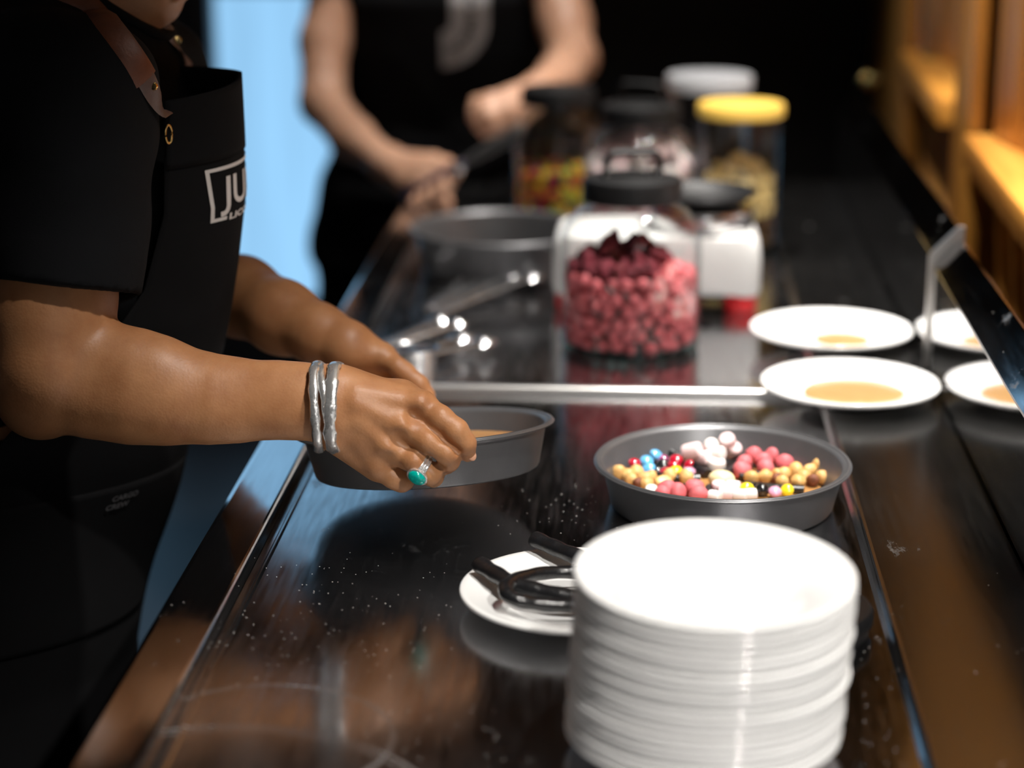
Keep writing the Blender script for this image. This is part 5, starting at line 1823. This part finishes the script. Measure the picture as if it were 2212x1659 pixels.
b.chain([(-0.175, 4.0500, 1.28), (-0.1460, 3.9583, 1.1620), (-0.1274, 3.8727, 1.1061), (-0.1481, 3.7657, 1.0887), (-0.1772, 3.6587, 1.0791)], [0.054, 0.046, 0.042, 0.037, 0.0275], 0.02)
# right fist round the handle
TA, TBk = np.array((-0.1898, 3.3485, 1.0575)), np.array((-0.3992, 3.5196, 0.9136))
td = (TA - TBk) / np.linalg.norm(TA - TBk)
wr2 = (-0.4407, 3.6373, 0.9515)
for kx, mcp in enumerate(((-0.3496, 3.5464, 0.9709), (-0.3594, 3.5410, 0.9591), (-0.3713, 3.5410, 0.9464), (-0.3833, 3.5496, 0.9337))):
    b.cone(wr2, mcp, 0.0215, 0.0155, 0.02)
    g_ = TBk + td * (0.115 - 0.026 * kx)
    side = np.cross(td, (-0.3248, 1.0698, 1.4695))
    side /= np.linalg.norm(side)
    upv = np.cross(side, td)
    b.chain([mcp, g_ - side * -0.020 * -1 + upv * 0.012 - np.array((0, 0.016, 0)), g_ - np.array((0, 0.014, 0.020)), g_ + np.array((0, 0.012, -0.020))], [.0145, .0125, .0115, .0095], 0.006, joint=0.005)
b.cone(wr2, (-0.3974, 3.5624, 0.9280), 0.024, 0.022, 0.02)
b.chain([(-0.4175, 3.6159, 0.9408), (-0.3848, 3.5945, 0.9425), (-0.3452, 3.5571, 0.9597), (-0.3231, 3.5143, 0.9766)], [.018, .0145, .0125, .0095], 0.010, joint=0.005)
# small finger side of the hand under the handle
b.chain([(-0.3699, 3.5410, 0.9258), (-0.3470, 3.5303, 0.9186), (-0.3294, 3.5261, 0.9069)], [.017, .0165, .0130], 0.012)
# left hand, fingers curled towards the body, palm down
wl = (-0.1772, 3.6587, 1.0791)
for kx, (m_, p_, t_, e_) in enumerate((((-0.2195, 3.5945, 1.0787), (-0.2573, 3.5731, 1.0735), (-0.2796, 3.5785, 1.0671), (-0.2872, 3.5945, 1.0538)), ((-0.2248, 3.5785, 1.0707), (-0.2624, 3.5571, 1.0625), (-0.2820, 3.5678, 1.0530), (-0.2864, 3.5838, 1.0396)),
                                       ((-0.2257, 3.5678, 1.0597), (-0.2585, 3.5464, 1.0500), (-0.2749, 3.5571, 1.0390), (-0.2766, 3.5785, 1.0263)), ((-0.2241, 3.5678, 1.0472), (-0.2510, 3.5496, 1.0356), (-0.2641, 3.5571, 1.0250), (-0.2653, 3.5731, 1.0147)))):
    b.cone(wl, m_, 0.0215, 0.0150, 0.016)
    b.chain([m_, p_, t_, e_], [.0140, .0118, .0108, .0085], 0.006, joint=0.005)
b.chain([(-0.1888, 3.6373, 1.0596), (-0.2117, 3.5945, 1.0340), (-0.2308, 3.5731, 1.0260), (-0.2504, 3.5624, 1.0228)], [.020, .0145, .0125, .0095], 0.010, joint=0.005)
b.mesh('body', M['skin2'], 0.0040, A2)
eyes_and_hair(A2, Q2, 1.0)
s = Body()
s.loft([(0.84, -0.41, 4.0750, 0.128, 0.188)] + [r for r in TR2 if r[0] > 0.87], F2, 0.03, grow=0.014)
s.cone((-0.37, 4.0650, 1.345), (-0.555, 4.0400, 1.290), 0.062, 0.066, 0.04)
s.cone((-0.37, 4.0650, 1.345), (-0.185, 4.0450, 1.295), 0.062, 0.066, 0.04)
for a_, e_ in (((-0.565, 4.0400, 1.285), (-0.6039, 3.9957, 1.2238)), ((-0.175, 4.0500, 1.29), (-0.1530, 3.9957, 1.2261))):
    a_, e_ = np.array(a_), np.array(e_)
    dd = (e_ - a_) / np.linalg.norm(e_ - a_)
    s.cone(a_, e_, 0.070, 0.066, 0.03, cap=True)
    s.cone(e_ - dd * 0.04, e_ + dd * 0.05, 0.060, 0.061, 0.001, 's')
s.cone((-0.37, 4.0650, 1.325), (-0.372, 4.0200, 1.49), 0.062, 0.066, 0.004, 's')
s.disp = lambda q: 0.0035 * np.sin(34 * (q[:, 2] + 0.4 * q[:, 0]) + 2 * np.sin(16 * q[:, 0])) * np.clip(np.sin(9 * q[:, 0] + 12 * q[:, 2]), 0, 1)
sh2 = s.mesh('shirt', M['shirt'], 0.006, A2)
t_ = Body()
t_.loft([(0.70, -0.425, 4.0900, 0.130, 0.205), (0.80, -0.42, 4.0850, 0.132, 0.205), (0.90, -0.41, 4.0750, 0.128, 0.192), (0.945, -0.40, 4.0700, 0.118, 0.178)], F2, 0.03, grow=0.006)
for sx in (-1, 1):
    t_.chain([(-0.425 + sx * 0.108, 4.0900, 0.74), (-0.43 + sx * 0.118, 4.0650, 0.46), (-0.43 + sx * 0.125, 4.1050, 0.085)], [0.112, 0.082, 0.062], 0.03)
t_.disp = lambda q: 0.004 * np.sin(46 * q[:, 2] + 3 * np.sin(12 * q[:, 0]))
t_.mesh('trousers', M['trousers'], 0.009, A2)
for sx in (-1, 1):
    sh = Body()
    x_ = -0.43 + sx * 0.128
    sh.cone((x_, 4.1250, 0.045), (x_ + sx * 0.01, 3.9850, 0.034), 0.042, 0.034, 0.02)
    sh.cone((x_, 4.1050, 0.05), (x_, 4.1050, 0.10), 0.044, 0.046, 0.02)
    sh.ell((x_, 4.0650, -0.05), (0.2, 0.3, 0.0505), 0.004, 's')
    sh.mesh('shoe', M['black_plastic'], 0.007, A2)
# big curved letter print on the chest, with small letters running along it
_bm = bmesh.new()
_bm.from_mesh(sh2.data)
_tree = BVHTree.FromBMesh(_bm)


def chest(x, z, out=0.0):
    """the point of the shirt front in front of (x, z)"""
    hit = _tree.ray_cast(Vector((x, 3.0, z)), Vector((0, 1, 0)))[0]
    y = hit.y if hit else 3.95
    return Vector((x, y - 0.0022 - out, z))


def jpath(s_, off):
    """centre line of the letter: straight stem then a hook to the wearer's right"""
    RJ = 0.052
    if s_ < 0.14:
        return Vector((0.036 + off, 0.14 - s_, 0))
    a = (s_ - 0.14) / RJ
    return Vector((0.036 - RJ + (RJ + off) * math.cos(-a), (RJ + off) * math.sin(-a), 0))


nS = 40
vs, fs = [], []
for i in range(nS + 1):
    s_ = 0.222 * i / nS
    for off in (-0.034, -0.017, 0.0, 0.017, 0.034):
        vs.append(jpath(s_, off))
for i in range(nS):
    for k in range(4):
        fs.append((i * 5 + k, i * 5 + k + 1, (i + 1) * 5 + k + 1, (i + 1) * 5 + k))
jx, jz = -0.3560, 1.166
jm = wrapped('letter_print', [(vs, fs)], lambda x, y: chest(jx + x, jz + y), M['print_grey'], None)
under(jm, sh2)
jm.matrix_parent_inverse = Matrix.Identity(4)
jm['label'] = 'big grey hooked letter printed on the shirt'
tv, tf = text_mesh('LICORICE', 0.024, 0.0008, 0.175)
tm = mesh_obj('small_letters', [chest(jx + q.x, jz + q.y, 0.0006) for q in (jpath(0.035 + v.x, v.y - 0.004) for v in tv)], tf, M['print_dark'], None, False)
under(tm, jm)
tm.matrix_parent_inverse = Matrix.Identity(4)
# held spatula
sp = thing('spatula', 'steel spatula with dark purple handle held in the fist over the counter', 'spatula', tuple(TBk), (0, 0, 0))
zq = Vector(td)
Ls = float(np.linalg.norm(TA - TBk))
tube('handle', [zq * (Ls * f) for f in (0.0, 0.02, 0.25, 0.50, 0.52)], [0.004, 0.008, 0.0090, 0.0085, 0.005], mat('purple_plastic', (0.035, 0.022, 0.085), 0.35), sp, 14)
tube('ferrule', [zq * (Ls * f) for f in (0.44, 0.46, 0.50, 0.515)], [0.0095, 0.0105, 0.0105, 0.0075], M['steel'], sp, 14)
tube('blade', [zq * (Ls * f) for f in (0.50, 0.56, 0.70, 0.90, 0.99, 1.0)], [0.005, 0.0085, 0.0110, 0.0130, 0.0120, 0.008], mat('dull_blade', (0.30, 0.29, 0.28), 0.35, 0.8), sp, 14, flat=0.22, up=(0.2, -0.8, 0.5))
